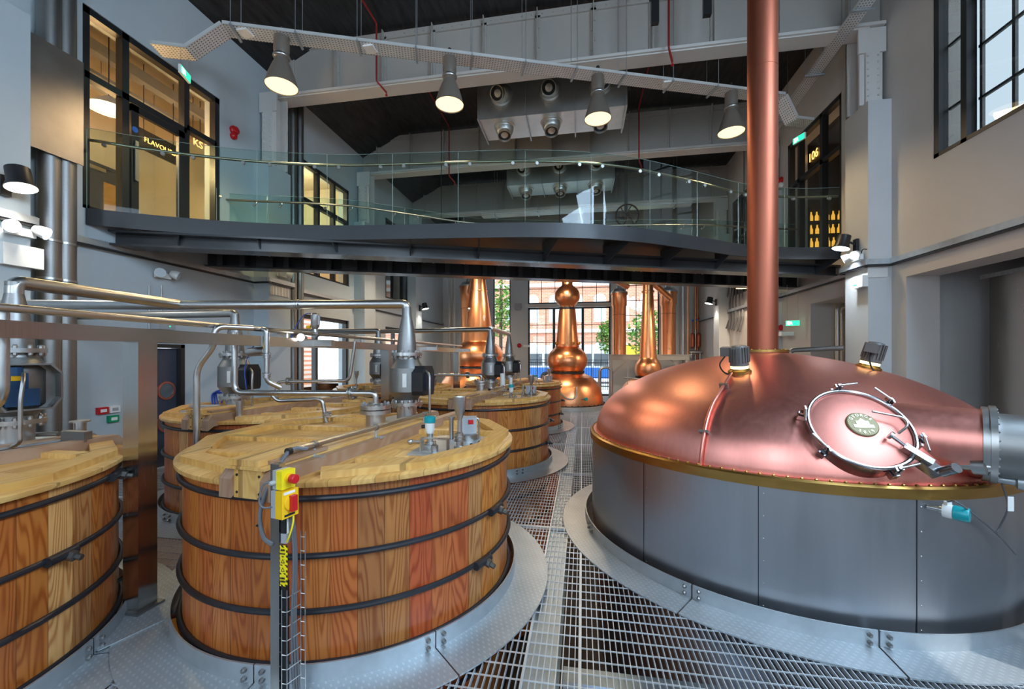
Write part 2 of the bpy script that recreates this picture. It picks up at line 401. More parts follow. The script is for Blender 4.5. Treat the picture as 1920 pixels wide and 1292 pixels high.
def perforated():
    k = N('perforated_tray'); sp = k.n('ShaderNodeSeparateXYZ'); tc = k.n('ShaderNodeTexCoord'); k.l(tc.outputs['Object'], sp.inputs[0])
    a = k.math('FRACT', k.math('DIVIDE', sp.outputs[0], .055)); b = k.math('FRACT', k.math('DIVIDE', sp.outputs[1], .05))
    h = k.math('MULTIPLY', k.math('LESS_THAN', a, .42), k.math('LESS_THAN', b, .35)); n = k.noise(k.coord(), 3, 3)
    k.set(Base_Color=k.mix(h, k.mix(n, (.66, .66, .65), (.85, .84, .82)), (.10, .10, .10)), Metallic=.4, Roughness=.4); return k.m
M['perf'] = perforated()
def hazard():
    k = N('hazard_stripes'); sp = k.n('ShaderNodeSeparateXYZ'); tc = k.n('ShaderNodeTexCoord'); k.l(tc.outputs['Object'], sp.inputs[0])
    f = k.math('FRACT', k.math('MULTIPLY', k.math('ADD', sp.outputs[0], sp.outputs[2]), 34)); g = k.math('LESS_THAN', f, .5)
    k.set(Base_Color=k.mix(g, (.9, .75, .0), (.01, .01, .01)), Roughness=.5); return k.m
M['hazard'] = hazard()
XL, XR, YB, ZC = -7.8, 5.85, 22.3, 10.0
def wall_x(name, x0, x1, y0, y1, z0, z1, holes, mat):
    ys = sorted({y0, y1, *[h[0] for h in holes], *[h[1] for h in holes]}); zs = sorted({z0, z1, *[h[2] for h in holes], *[h[3] for h in holes]})
    ys = [y for y in ys if y0 <= y <= y1]; zs = [z for z in zs if z0 <= z <= z1]; mb = MB()
    for i in range(len(ys) - 1):
        run = None
        for j in range(len(zs) - 1):
            cy, cz = (ys[i] + ys[i + 1]) / 2, (zs[j] + zs[j + 1]) / 2
            solid = not any(h[0] < cy < h[1] and h[2] < cz < h[3] for h in holes)
            if solid and run is None: run = zs[j]
            if not solid and run is not None: mb.box(x0, ys[i], run, x1, ys[i + 1], zs[j]); run = None
        if run is not None: mb.box(x0, ys[i], run, x1, ys[i + 1], zs[-1])
    return struct(name, mb, mat)
def wall_y(name, y0, y1, x0, x1, z0, z1, holes, mat):
    xs = sorted({x0, x1, *[h[0] for h in holes], *[h[1] for h in holes]}); zs = sorted({z0, z1, *[h[2] for h in holes], *[h[3] for h in holes]}); mb = MB()
    for i in range(len(xs) - 1):
        run = None
        for j in range(len(zs) - 1):
            cx, cz = (xs[i] + xs[i + 1]) / 2, (zs[j] + zs[j + 1]) / 2
            solid = not any(h[0] < cx < h[1] and h[2] < cz < h[3] for h in holes)
            if solid and run is None: run = zs[j]
            if not solid and run is not None: mb.box(xs[i], y0, run, xs[i + 1], y1, zs[j]); run = None
        if run is not None: mb.box(xs[i], y0, run, xs[i + 1], y1, zs[-1])
    return struct(name, mb, mat)
DK = 4.46
LW = [(5.26, 7.77, DK, 7.71), (10.3, 12.8, DK, 7.7), (15.4, 17.9, DK, 7.7)]
RW = [(10.55, 13.07, DK, 8.17), (15.0, 17.5, DK, 8.17)]
wall_x('wall_left', XL - .4, XL, -4, YB + .4, -3.2, 10.4, LW + [(5.9, 6.95, 0, 2.33), (10.4, 12.8, 0, 3.3), (15.4, 17.9, 0, 3.3)], M['wall_cool_lit'])
wall_x('wall_right', XR, XR + .53, -4, YB + .4, -3.2, 10.4, RW + [(5.53, 8.03, 5.43, 9.3), (5.0, 8.64, 0, 3.56), (10.3, 11.84, 0, 3.46), (0.2, 2.2, 5.43, 8.6), (-2.6, -.6, 5.43, 8.6)], M['wall_warm_lit'])
bx = lambda u: at_y(u, 600, YB).x
BW = [(bx(925), bx(957), 1.0, 6.6), (bx(990), bx(1145), 0, 6.6), (bx(1172), bx(1236), 1.9, 6.6)]
wall_y('wall_back', YB, YB + .4, XL, XR, -3.2, 10.4, BW, M['wall'])
wall_y('wall_front', -4.4, -4, XL, XR, -3.2, 10.4, [(-5.8, -4.4, 2.0, 7.0), (-1.3, .1, 2.0, 7.0), (3.0, 4.4, 2.0, 7.0)], M['wall'])
mb = MB(); mb.m = Matrix.Rotation(pi / 2, 4, 'X') @ Matrix.Identity(4)
mb.m = Matrix(((1, 0, 0, 0), (0, 0, 1, 0), (0, 1, 0, 0), (0, 0, 0, 1)))
mb.prism([(XL - .2, 9.15), (-6.2, 10.0), (XR + .2, 10.0), (XR + .2, 10.35), (XL - .2, 10.35)], -4, YB + .4)
struct('ceiling', mb, M['ceil'])
# recess backs, rooms behind the upper doors
def room(x0, x1, y0, y1, z0, z1, mat, name, open_side):
    mb = MB(); t = .08
    mb.box(x0, y0, z0 - t, x1, y1, z0); mb.box(x0, y0, z1, x1, y1, z1 + t); mb.box(x0, y0 - t, z0, x1, y0, z1); mb.box(x0, y1, z0, x1, y1 + t, z1)
    if open_side == '+x': mb.box(x0 - t, y0, z0, x0, y1, z1)
    else: mb.box(x1, y0, z0, x1 + t, y1, z1)
    return struct(name, mb, mat)
room(-11.5, XL - .4, 4.4, 9.4, DK, 8.4, M['beige'], 'wall_flavour_room', '+x')
room(-10.5, XL - .4, 10.0, 13.2, DK, 8.0, M['beige'], 'wall_tasting_room', '+x')
room(-10.5, XL - .4, 15.1, 18.2, DK, 8.0, M['beige'], 'wall_store_room', '+x')
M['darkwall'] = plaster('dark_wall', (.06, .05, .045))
room(XR + .53, 7.6, 10.2, 13.5, DK, 8.4, M['darkwall'], 'wall_bar_room', '-x')
room(XR + .53, 9.0, 14.6, 17.9, DK, 8.4, M['darkwall'], 'wall_lounge_room', '-x')
room(XR + .53, XR + .6, 10.3, 11.84, 0, 3.46, M['beige'], 'wall_recess', '-x')
room(XR + .53, 9.6, 4.2, 9.0, 0, 4.2, M['wall'], 'wall_silo_bay', '-x')
# plaster piers with a ledge, and the steel stanchions on them
PL = [(8.7, 9.45), (13.1, 13.85), (17.5, 18.25)]
PR = [(9.0, 9.7), (13.4, 14.1), (17.8, 18.5)]
k = 0
for y0, y1 in PL:
    k += 1; mb = MB(); mb.box(XL, y0, 0, XL + .4, y1, 6.75); struct('trim_%d' % k, mb, M['wall_cool_lit'])
for y0, y1 in PR:
    k += 1; mb = MB(); mb.box(XR - .4, y0, 0, XR, y1, 7.05); struct('trim_%d' % k, mb, M['wall'])
mb = MB(); mb.box(XL, 2.2, 0, XL + .45, 4.37, 6.7); struct('trim_7', mb, M['wall_cool_lit'])

def bolt_mesh(r, h):
    mb = MB(); mb.lathe([(r, 0), (r, h * .6), (r * .6, h)], 6); me = bpy.data.meshes.new('bolt'); me.from_pydata(mb.v, [], mb.f); return me
BOLT = {}
def bolt(parent, loc, r, h, mat, rot=(0, 0, 0), name='bolt'):
    key = (r, h, mat.name)
    if key not in BOLT: me = bolt_mesh(r, h); me.materials.append(mat); BOLT[key] = me
    o = bpy.data.objects.new(name, BOLT[key]); COL.objects.link(o); o.parent = parent; o.location = loc; o.rotation_euler = rot; return o

# ------------------------------------------------------------------ grating floor, cut round the vessels
WASH = [(-2.142, 3.79), (-2.098, 8.21), (-2.063, 12.33), (-4.75, 1.75), (-4.7, 5.8), (-4.75, 9.9)]
TUN = (2.18, 5.49); STILLS = [(-.62, 17.2), (-4.0, 15.6), (2.66, 17.6)]
CUT = [(x, y, 1.80) for x, y in WASH] + [(TUN[0], TUN[1], 2.41)] + [(STILLS[0][0], STILLS[0][1], 1.62), (STILLS[1][0], STILLS[1][1], 1.7), (STILLS[2][0], STILLS[2][1], 1.3)]
def segs(fix, axis, a, b):
    cuts = []
    for cx, cy, r in CUT:
        d = fix - (cx if axis == 'y' else cy)
        if abs(d) < r:
            h = sqrt(r * r - d * d); c = cy if axis == 'y' else cx; cuts.append((c - h, c + h))
    cuts.sort(); out = []; p = a
    for s0, s1 in cuts:
        if s0 > p: out.append((p, min(s0, b)))
        p = max(p, s1)
        if p >= b: break
    if p < b: out.append((p, b))
    return [q for q in out if q[1] - q[0] > .01]
mb = MB(); x = XL + .03
while x < XR:
    for s0, s1 in segs(x, 'y', .6, YB): mb.box(x - .0028, s0, -.032, x + .0028, s1, 0)
    x += .0415
y = .6
while y < YB:
    for s0, s1 in segs(y, 'x', XL, XR): mb.box(s0, y - .0028, -.008, s1, y + .0028, .001)
    y += .12
for y in (5.05, 7.45, 9.9, 12.3, 14.8, 17.3, 19.8):           # panel ends
    for s0, s1 in segs(y, 'x', XL, XR): mb.box(s0, y - .006, -.034, s1, y + .006, .002); mb.box(s0, y + .014, -.034, s1, y + .026, .002)
for x in (-6.2, -.39, -.02, 4.6):
    for s0, s1 in segs(x, 'y', .6, YB): mb.box(x - .008, s0, -.034, x + .008, s1, .002)
struct('floor', mb, M['grate'])
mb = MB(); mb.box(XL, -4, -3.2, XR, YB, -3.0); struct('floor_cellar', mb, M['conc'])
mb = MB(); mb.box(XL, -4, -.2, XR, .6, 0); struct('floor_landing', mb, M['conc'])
# steelwork carrying the grating
mb = MB(); mb.box(-.385, .6, -.06, -.17, YB, -.04); mb.box(-.29, .6, -.3, -.27, YB, -.06); mb.box(-.385, .6, -.32, -.17, YB, -.3)
tag(build(mb, 'floor_joist', M['galv'], smooth=False), 'long galvanised joist running under the walkway grating', 'joist', kind='structure')
for y in (2.55, 3.15):
    mb = MB(); mb.box(-.15, y, -.40, 4.6, y + .16, -.38); mb.box(-.15, y + .07, -.62, 4.6, y + .09, -.40); mb.box(-.15, y, -.64, 4.6, y + .16, -.62)
    o = build(mb, 'floor_joist', M['galv'], smooth=False); o['kind'] = 'structure'
for x, y, e, c in ((-.75, 1.9, 9, (1, .55, .25)), (.35, 2.2, 12, (.4, .65, 1)), (.3, 7.6, 6, (1, .6, .3)), (-.1, 11.0, 6, (1, .6, .3)), (-3.6, 4.6, 8, (1, .5, .2))):
    lamp('cellar_light', 'POINT', (x, y, -1.3), e, c, .15)

# ------------------------------------------------------------------ windows and doors
def glazed_x(name, x, y0, y1, z0, z1, ym, zt, w=.11, gl='winglass'):
    """steel glazing in a side wall: frame with mullions ym and transoms [(y0,y1,z)], one pane"""
    mb = MB(); d = .14
    for y in (y0, y1 - w): mb.box(x - d / 2, y, z0, x + d / 2, y + w, z1)
    mb.box(x - d / 2, y0, z1 - w, x + d / 2, y1, z1); mb.box(x - d / 2, y0, z0, x + d / 2, y1, z0 + .06)
    for y in ym: mb.box(x - d / 2, y - w / 2, z0, x + d / 2, y + w / 2, z1)
    for a, b, z in zt: mb.box(x - d / 2, a, z - w / 2, x + d / 2, b, z + w / 2)
    o = struct(name, mb, M['frame']); p = MB(); p.box(x - .006, y0 + .02, z0 + .02, x + .006, y1 - .02, z1 - .02); build(p, 'pane', M[gl], o, smooth=False); return o
w1 = glazed_x('window_1', XL - .09, *LW[0], [5.90, 7.02], [(5.3, 5.9, 6.62), (5.9, 7.02, 6.62), (7.02, 7.7, 6.70)])
mb = MB(); x = XL - .02                                     # glass door leaf in the middle bay
mb.box(x - .04, 5.97, DK, x + .03, 6.09, 6.54); mb.box(x - .04, 6.83, DK, x + .03, 6.95, 6.54); mb.box(x - .04, 5.97, 6.42, x + .03, 6.95, 6.54); mb.box(x - .04, 5.97, DK, x + .03, 6.95, DK + .16)
d1 = struct('door_1', mb, M['frame']); mb = MB(); mb.box(x + .05, 6.0, 5.2, x + .07, 6.06, 5.9); build(mb, 'push_plate', M['steel'], d1, smooth=False)
mb = MB(); mb.m = Matrix.Translation((x + .035, 6.02, 6.1)) @ Matrix.Rotation(pi / 2, 4, 'Y'); mb.lathe([(.05, 0), (.05, .008)], 20); build(mb, 'round_sticker', M['busblue'], d1, 'blue round notice')
glazed_x('window_2', XL - .09, *LW[1], [11.2, 12.0], [(10.3, 12.8, 6.6)])
glazed_x('window_3', XL - .09, *LW[2], [16.2, 17.1], [(15.4, 17.9, 6.6)])
glazed_x('window_4', XL - .12, 10.4, 12.8, 0, 3.3, [11.15], [(10.4, 12.8, .14)])
glazed_x('window_5', XL - .12, 15.4, 17.9, 0, 3.3, [16.3], [(15.4, 17.9, .14)])
w6 = glazed_x('window_6', XR + .09, *RW[0], [11.4, 12.49], [(10.6, 13.0, 6.95)])
glazed_x('window_7', XR + .09, *RW[1], [15.9, 16.7], [(15.0, 17.5, 6.6)])
w8 = glazed_x('window_8', XR + .06, 5.53, 8.03, 5.43, 9.3, [7.48], [], .10, 'dimglass')
M['rust'] = plain('weathered_bar', (.30, .31, .31), .6, 0, .5, 20)
mb = MB(); x = XR + .16
for y in (5.66, 6.28, 6.90, 7.38): mb.box(x - .02, y - .022, 5.5, x + .02, y + .022, 9.25)
for z in (6.05, 6.85, 7.65, 8.45): mb.box(x - .02, 5.6, z - .02, x + .02, 7.42, z + .02)
for z in (6.2, 7.25, 8.3): mb.box(x - .02, 7.54, z - .02, x + .02, 7.95, z + .02)
build(mb, 'glazing_bars', M['rust'], w8, 'old weathered glazing bars', smooth=False)
def glazed_y(name, y, x0, x1, z0, z1, nx, nz, w=.09, bars=.03, extra=()):
    mb = MB(); d = .1
    for xx in (x0, x1 - w): mb.box(xx, y - d / 2, z0, xx + w, y + d / 2, z1)
    mb.box(x0, y - d / 2, z1 - w, x1, y + d / 2, z1); mb.box(x0, y - d / 2, z0, x1, y + d / 2, z0 + w)
    for i in range(1, nx): xx = x0 + (x1 - x0) * i / nx; mb.box(xx - bars / 2, y - .03, z0, xx + bars / 2, y + .03, z1)
    for i in range(1, nz): z = z0 + (z1 - z0) * i / nz; mb.box(x0, y - .03, z - bars / 2, x1, y + .03, z + bars / 2)
    for e in extra: mb.box(*e)
    o = struct(name, mb, M['frame']); p = MB(); p.box(x0 + .02, y - .005, z0 + .02, x1 - .02, y + .005, z1 - .02); build(p, 'pane', M['winglass'], o, smooth=False); return o
yb = YB + .1
glazed_y('window_9', yb, *BW[0], 2, 7, .06)
b0, b1 = BW[1][0], BW[1][1]; bm_ = [b0 + (b1 - b0) * t for t in (.32, .67)]
glazed_y('window_10', yb, b0, b1, 4.95, 6.6, 6, 2, .07, .03)
d2 = glazed_y('door_2', yb, b0, b1, 0, 4.75, 9, 5, .09, .028, [(bm_[0] - .07, yb - .06, 0, bm_[0] + .07, yb + .06, 4.7), (bm_[1] - .07, yb - .06, 0, bm_[1] + .07, yb + .06, 4.7)])
mb = MB(); mb.box(b0 - .15, YB - .07, 4.75, b1 + .15, YB + .02, 4.93); struct('trim_8', mb, M['beam_lt'])
glazed_y('window_11', yb, *BW[2], 3, 6, .06)
for i, xx in enumerate((b0 - .5, b1 + .42)):
    t = thing('door_sensor', ['dark box above left jamb of the big glazed door', 'dark box above right jamb of the big glazed door'][i], 'sensor', (xx, YB, 4.85))
    mb = MB(); mb.cbox((0, -.1, 0), (.34, .2, .26)); mb.cbox((0, -.16, -.17), (.30, .1, .1)); build(mb, 'housing', M['grey'], t, smooth=False)
# dark double door with portholes on the left
mb = MB(); x = XL - .12
mb.box(x - .04, 6.0, 0, x + .03, 6.42, 2.25); mb.box(x - .04, 6.44, 0, x + .03, 6.86, 2.25)
M['doorpaint'] = plain('door_paint', (.05, .06, .09), .4)
d3 = struct('door_3', mb, M['doorpaint'])
mb = MB(); mb.box(x - .1, 5.9, 0, x + .13, 5.99, 2.33); mb.box(x - .1, 6.87, 0, x + .13, 6.95, 2.33); mb.box(x - .1, 5.9, 2.26, x + .13, 6.95, 2.33); build(mb, 'door_frame', M['frame'], d3, smooth=False)
for yy in (6.21, 6.65):
    for z in (.82, 1.44):
        mb = MB(); mb.m = Matrix.Translation((x + .03, yy, z)) @ Matrix.Rotation(pi / 2, 4, 'Y'); mb.ring(.14, .175, 0, .03, 32); p = build(mb, 'porthole', M['copper'], d3, 'copper rimmed porthole')
        mb = MB(); mb.m = Matrix.Translation((x + .032, yy, z)) @ Matrix.Rotation(pi / 2, 4, 'Y'); mb.lathe([(.14, 0), (.14, .01)], 28); build(mb, 'porthole_glass', M['pane_dark'], p)

# ------------------------------------------------------------------ roof girders with stanchions
def girder(y, lab):
    t = thing('roof_girder', lab, 'girder', (0, y, 8.55), group='riveted roof girders')
    mb = MB(); mb.box(XL + .02, -.02, .06, XR - .02, .02, 1.38); build(mb, 'web', M['beam'], t, smooth=False)
    mb = MB(); mb.box(XL + .05, -.24, 0, XR - .05, .24, .06); mb.box(XL + .3, -.19, -.025, XR - .3, .19, 0); build(mb, 'bottom_flange', M['beam_lt'], t, smooth=False)
    mb = MB(); mb.box(XL + .05, -.06, .06, XR - .05, -.02, .17); mb.box(XL + .05, -.06, 1.2, XR - .05, -.02, 1.36); build(mb, 'angle', M['beam'], t, smooth=False)
    xs = [XL + .6 + 1.24 * i for i in range(11)]
    for i, x in enumerate(xs):
        mb = MB(); mb.box(x - .06, -.06, .17, x + .06, -.02, 1.25); mb.box(x - .008, -.16, .06, x + .008, -.06, 1.36); build(mb, 'stiffener', M['beam'], t, smooth=False)
        if abs(x) < 7: 
            for j in range(4): bolt(t, (x + (.035 if j % 2 else -.04), -.06, .3 + .22 * j), .02, .02, M['beam'], (pi / 2, 0, 0), 'rivet')
    for i in range(52):
        bolt(t, (XL + .8 + i * .235, -.06, 1.28), .022, .02, M['beam'], (pi / 2, 0, 0), 'rivet')
    return t
girder(9.3, 'nearest pale riveted girder crossing under the dark ceiling')
girder(13.7, 'second riveted girder, just behind the ball-nozzle air duct')
girder(18.1, 'farthest riveted girder near the end wall')
def stanchion(side, y, z0, lab):
    x = XL + .26 if side < 0 else XR - .26
    t = thing('steel_stanchion', lab, 'column', (x, y, z0), group='steel stanchions on the piers')
    h = 8.55 - z0
    mb = MB(); mb.box(-.2, -.2, 0, .2, -.16, h); mb.box(-.2, .16, 0, .2, .2, h); mb.box(-.02, -.16, 0, .02, .16, h); build(mb, 'shaft', M['beam_lt'], t, smooth=False)
    mb = MB(); mb.box(-.24, -.24, h - .5, .24, -.2, h - .02); mb.box(-.12, -.26, h - 1.7, .12, -.2, h - .5); build(mb, 'gusset', M['beam_lt'], t, smooth=False)
    for c in (-.09, .09):
        for j in range(9): bolt(t, (c, -.26, h - 1.62 + .13 * j), .022, .03, M['beam_lt'], (pi / 2, 0, 0), 'rivet')
for i, (y0, y1) in enumerate(PL): stanchion(-1, (y0 + y1) / 2, 6.75, ['riveted stanchion on nearest left pier beside the glazed balcony door', 'riveted stanchion on the left pier at the second girder', 'riveted stanchion on the farthest left pier'][i])
for i, (y0, y1) in enumerate(PR): stanchion(1, (y0 + y1) / 2, 7.05, ['riveted stanchion above the right pier near the big old window', 'riveted stanchion on right pier behind the copper chimney', 'riveted stanchion on the farthest right pier'][i])
# ------------------------------------------------------------------ wooden fermenting vessels with their floor collars
R = 1.42
def half_poly(sgn, x_in, r, inset):
    """lid half: straight inner edge at x = sgn*x_in, then a polygon inscribed in radius r"""
    a0 = math.acos(x_in / r); pts = []
    for i in range(6):
        a = -a0 + 2 * a0 * i / 5; pts.append((sgn * r * cos(a), r * sin(a)))
    return pts
def washback(i, lab, clasp):
    x, y = WASH[i]; t = thing('washback', lab, 'vat', (x, y, 0), group='wooden washbacks')
    tub = MB().lathe([(R - .06, -2.9), (R - .01, -2.9), (R, -1.2), (R, 1.24), (R - .07, 1.24), (R - .07, -2.9)], 96, cap=False)
    build(tub, 'tub', M['wood'], t)
    for k, z in enumerate((1.175, .80, .44, .10, -.4, -.9)):
        mb = MB(); mb.tube([(cos(a) * (R + .018), sin(a) * (R + .018), z) for a in [2 * pi * j / 96 for j in range(96)]], .02, 10, True)
        h = build(mb, 'hoop', M['hoop'], t)
        if k < 3 and clasp:
            a = clasp[k]; c = Vector((cos(a) * (R + .03), sin(a) * (R + .03), z)); tg = Vector((-sin(a), cos(a), 0)); nr = Vector((cos(a), sin(a), 0))
            mb = MB(); mb.cyl(c - tg * .11 + nr * .012, c + tg * .08 + nr * .012, .032, seg=14); build(mb, 'hoop_lug', M['hoop'], h)
            mb = MB(); mb.axial(c + tg * .02 + nr * .02 - Vector((0, 0, .01)), c + tg * .02 + nr * .1 - Vector((0, 0, .03)), [(.034, 0), (.034, .045), (.02, .05), (.02, .085)], 6); build(mb, 'hoop_nut', M['nut'], h, smooth=False)
    # lid
    mb = MB().lathe([(.0, 1.255), (R + .05, 1.255), (R + .055, 1.27), (R + .055, 1.288), (R + .04, 1.298), (0, 1.298)], 96, cap=False); lid = build(mb, 'lid', M['lid'], t)
    ca, cb = .06, .40; sk = radians(-6.4)
    for sgn, xin in ((-1, -.02), (1, .46)):
        P = half_poly(sgn, xin if sgn > 0 else -xin * -1 if xin > 0 else .04, R + .02, 0)
        for j in range(5):
            a, b = Vector((*P[j], 0)), Vector((*P[j + 1], 0)); nn = (Vector((0, 0, 0)) - (a + b) / 2).normalized() * .075
            mb = MB(); q = [a, b, b + nn * 2, a + nn * 2]; mb.prism([(p.x, p.y) for p in q], 1.298, 1.345 + .001 * j); build(mb, 'border_board', M['batten'], t, smooth=False)
    for yb_ in (-.92, -.34, .28, .86):
        w = sqrt(R * R - yb_ * yb_) - .10
        for x0, x1 in ((-w, -.02 - .11 * yb_ * -1 if False else -.03), (.47, w - (.0 if yb_ < .5 else .05))):
            if i < 3 and x0 > 0 and -.7 < yb_ < .2: continue
            mb = MB(); mb.box(x0, yb_ - .045, 1.298, x1, yb_ + .045, 1.340); build(mb, 'batten', M['batten'], t, smooth=False)
    rot = Matrix.Translation((.23, 0, 0)) @ Matrix.Rotation(sk, 4, 'Z')
    for xx in (-.165, .165):
        mb = MB(); mb.m = rot @ Matrix(((0, 0, 1, 0), (1, 0, 0, 0), (0, 1, 0, 0), (0, 0, 0, 1)))
        mb.prism([(-1.545, 1.20), (-1.545, 1.32), (-1.49, 1.385), (1.36, 1.385), (1.40, 1.34), (1.40, 1.25), (1.36, 1.245), (-1.47, 1.245)], xx - .05, xx + .05); build(mb, 'cross_beam', M['dkwood'], t, smooth=False)
    mb = MB(); mb.m = rot; mb.box(-.115, -1.525, 1.20, .115, -1.495, 1.385); e = build(mb, 'end_board', M['batten'], t, smooth=False)
    for px in (-.09, .09):
        for pz in (1.235, 1.345):
            mb = MB(); mb.m = rot @ Matrix.Translation((px, -1.525, pz)) @ Matrix.Rotation(pi / 2, 4, 'X'); mb.lathe([(.009, 0), (.009, .003)], 10); build(mb, 'screw', M['black'], e, smooth=False)
    mb = MB(); mb.m = rot; mb.box(-.17, -1.545, 1.386, .15, .62, 1.405); build(mb, 'cover_board', M['batten'], t, smooth=False)
    mb = MB(); mb.m = rot; mb.box(-.15, -1.535, 1.406, .09, -.98, 1.445); build(mb, 'cap_board', M['batten'], t, smooth=False)
    mb = MB(); mb.m = rot; mb.box(.09, -1.46, 1.406, .16, -1.0, 1.43); build(mb, 'cap_strip', M['dkwood'], t, smooth=False)
    return t
WL = ['near washback with red-brown staves and the yellow switch boxes before its front', 'middle washback of the right row, directly behind the nearest whole vat', 'small-looking far washback standing just in front of the central copper still',
      'washback cut off by the left picture edge', 'washback behind the square steel post, beside the porthole door', 'far left washback mostly hidden behind the near vat lid and bulb valve']
# clasp angles per hoop (local, radians), facing the room
CL = [[radians(188), radians(-14), radians(-22), radians(-30)], [radians(200), radians(10), radians(-10), radians(-24)], [radians(200), radians(0), radians(-12), radians(-20)],
      [radians(38), radians(16), radians(-8), radians(-60)], [radians(196), radians(150), radians(-40), radians(-60)], [radians(-40), radians(-10), radians(-30), radians(-50)]]
VATS = [washback(i, WL[i], CL[i]) for i in range(6)]
def collar(loc, ri, ro, seams, lab, h=.13, dz=0):
    t = thing('floor_collar', lab, 'floor collar', (loc[0], loc[1], dz), group='galvanised floor collars')
    n = len(seams)
    for i in range(n):
        a0 = seams[i] + .003; a1 = (seams[(i + 1) % n] if i < n - 1 else seams[0] + 2 * pi) - .003
        if a1 < a0: a1 += 2 * pi
        mb = MB().ring(ri, ro, .0025, .014, 72, a0, a1); build(mb, 'tread_plate', M['tread'], t)
        mb = MB().ring(ri, ri + .012, .014, h, 72, a0, a1); build(mb, 'upstand', M['galv'], t)
    for a in seams:
        for da in (-.06 / ri, .06 / ri):
            for z in (.04, .095):
                bolt(t, (cos(a + da) * (ri + .012), sin(a + da) * (ri + .012), z), .017, .028, M['steel_dk'], (0, pi / 2, a + da))
    return t
def ang_at(i, u, v, c): p = at_z(u, v, .1); return atan2(p.y - c[1], p.x - c[0])
CLAB = ['tread plate collar around the near washback with red-brown staves', 'tread plate collar around the middle washback of the right row', 'tread plate collar around the farthest washback before the central still', 'tread plate collar around the washback cut off at left', 'tread plate collar around the washback behind the steel post', 'tread plate collar around the far left washback']
SE = [sorted([ang_at(0, 470, 1265, WASH[0]), ang_at(0, 812, 1190, WASH[0]), 1.2, 2.6]), sorted([ang_at(0, 1000, 893, WASH[1]), .9, 2.4, -2.6]), sorted([-.35, 1, 2.4, -2]), sorted([.4, 1.6, 3, -1.2]), sorted([ang_at(0, 332, 960, WASH[4]), .5, 1.8, 3.0]), [-2.2, -.5, 1, 2.5]]
for i in range(6): collar(WASH[i], 1.49, 1.82, SE[i], CLAB[i], .13, .013 if i < 3 else 0)
mb = MB(); mb.prism([(-3.35, 2.35), (-3.22, 2.75), (-3.38, 3.25), (-3.75, 3.3), (-3.9, 2.75), (-3.8, 2.35)], .0285, .036)
tag(build(mb, 'tread_plate', M['tread'], smooth=False), 'flat tread plate around the foot of the square steel post', 'floor plate')

# ------------------------------------------------------------------ mash tun
t = TUNO = thing('mash_tun', 'big copper domed mash tun with steel sides at the right', 'mash tun', (*TUN, 0))
mb = MB().lathe([(1.96, -1.6), (2.02, -.1), (2.045, .06), (2.05, .2), (2.05, 1.08)], 160, cap=False); sh = build(mb, 'steel_shell', M['steel_tun'], t)
def tl(p): return Vector((p.x - TUN[0], p.y - TUN[1], p.z))
for u, v in ((1207, 1000), (1422, 1000), (1719, 1060)):
    p = tl(at_d(u, v, 3.0)); 
    r0 = ray(u, v); o = Vector((-TUN[0], -TUN[1], H)); A = r0.x ** 2 + r0.y ** 2; Bq = 2 * (o.x * r0.x + o.y * r0.y); Cq = o.x ** 2 + o.y ** 2 - 2.05 ** 2
    s = (-Bq - sqrt(Bq * Bq - 4 * A * Cq)) / (2 * A); p = o + r0 * s; a = atan2(p.y, p.x)
    mb = MB().ring(2.049, 2.0515, .05, 1.06, 1, a - .0016, a + .0016); build(mb, 'panel_seam', M['black'], sh, smooth=False)
    for k in range(6): bolt(sh, (cos(a + .016) * 2.05, sin(a + .016) * 2.05, .1 + k * .18), .006, .004, M['steel'], (0, pi / 2, a + .016), 'screw')
mb = MB().lathe([(2.05, 1.055), (2.075, 1.06), (2.075, 1.135), (2.06, 1.15), (1.9, 1.152)], 160, cap=False); band = build(mb, 'brass_band', M['brass'], t)
DP = [(2.0, 1.15), (1.995, 1.20), (1.975, 1.29), (1.93, 1.40), (1.86, 1.50), (1.76, 1.60), (1.62, 1.70), (1.44, 1.80), (1.22, 1.90), (.96, 1.99), (.66, 2.07), (.36, 2.125), (.155, 2.15)]
DPS = [(p.x, p.y) for p in crom([(a, b, 0) for a, b in DP], 5)]
mb = MB().lathe([(2.035, 1.152), (2.01, 1.154)] + DPS, 160, cap=False); dome = build(mb, 'copper_dome', M['copper'], t, ang=60)
for k in range(96):
    a = radians(128) + k * (2 * pi - radians(110)) / 96
    bolt(t, (cos(a) * 2.045, sin(a) * 2.045, 1.15), .013, .014, M['brass'], (0, 0, 0), 'rivet')
def dome_z(r):
    if r > 2.0: return 1.15
    for (r0, z0), (r1, z1) in zip(DPS, DPS[1:]):
        if r1 <= r <= r0: return z0 + (z1 - z0) * (r0 - r) / (r0 - r1)
    return 2.15
def dome_hit(u, v):
    r = ray(u, v); o = Vector((-TUN[0], -TUN[1], H)); s = 1.5
    while s < 9:
        p = o + r * s
        if p.z < dome_z(hypot(p.x, p.y)) and hypot(p.x, p.y) < 2.0: break
        s += .004
    rr = hypot(p.x, p.y); e = .03; dz = (dome_z(rr + e) - dome_z(max(rr - e, 0))) / (2 * e)
    n = Vector((-dz * p.x / rr, -dz * p.y / rr, 1)).normalized(); return p, n
def frame_at(p, n, up=(0, 0, 1)):
    n = n.normalized(); x = Vector(up).cross(n)
    x.normalize(); y = n.cross(x)
    return Matrix(((x.x, y.x, n.x, p.x), (x.y, y.y, n.y, p.y), (x.z, y.z, n.z, p.z), (0, 0, 0, 1)))
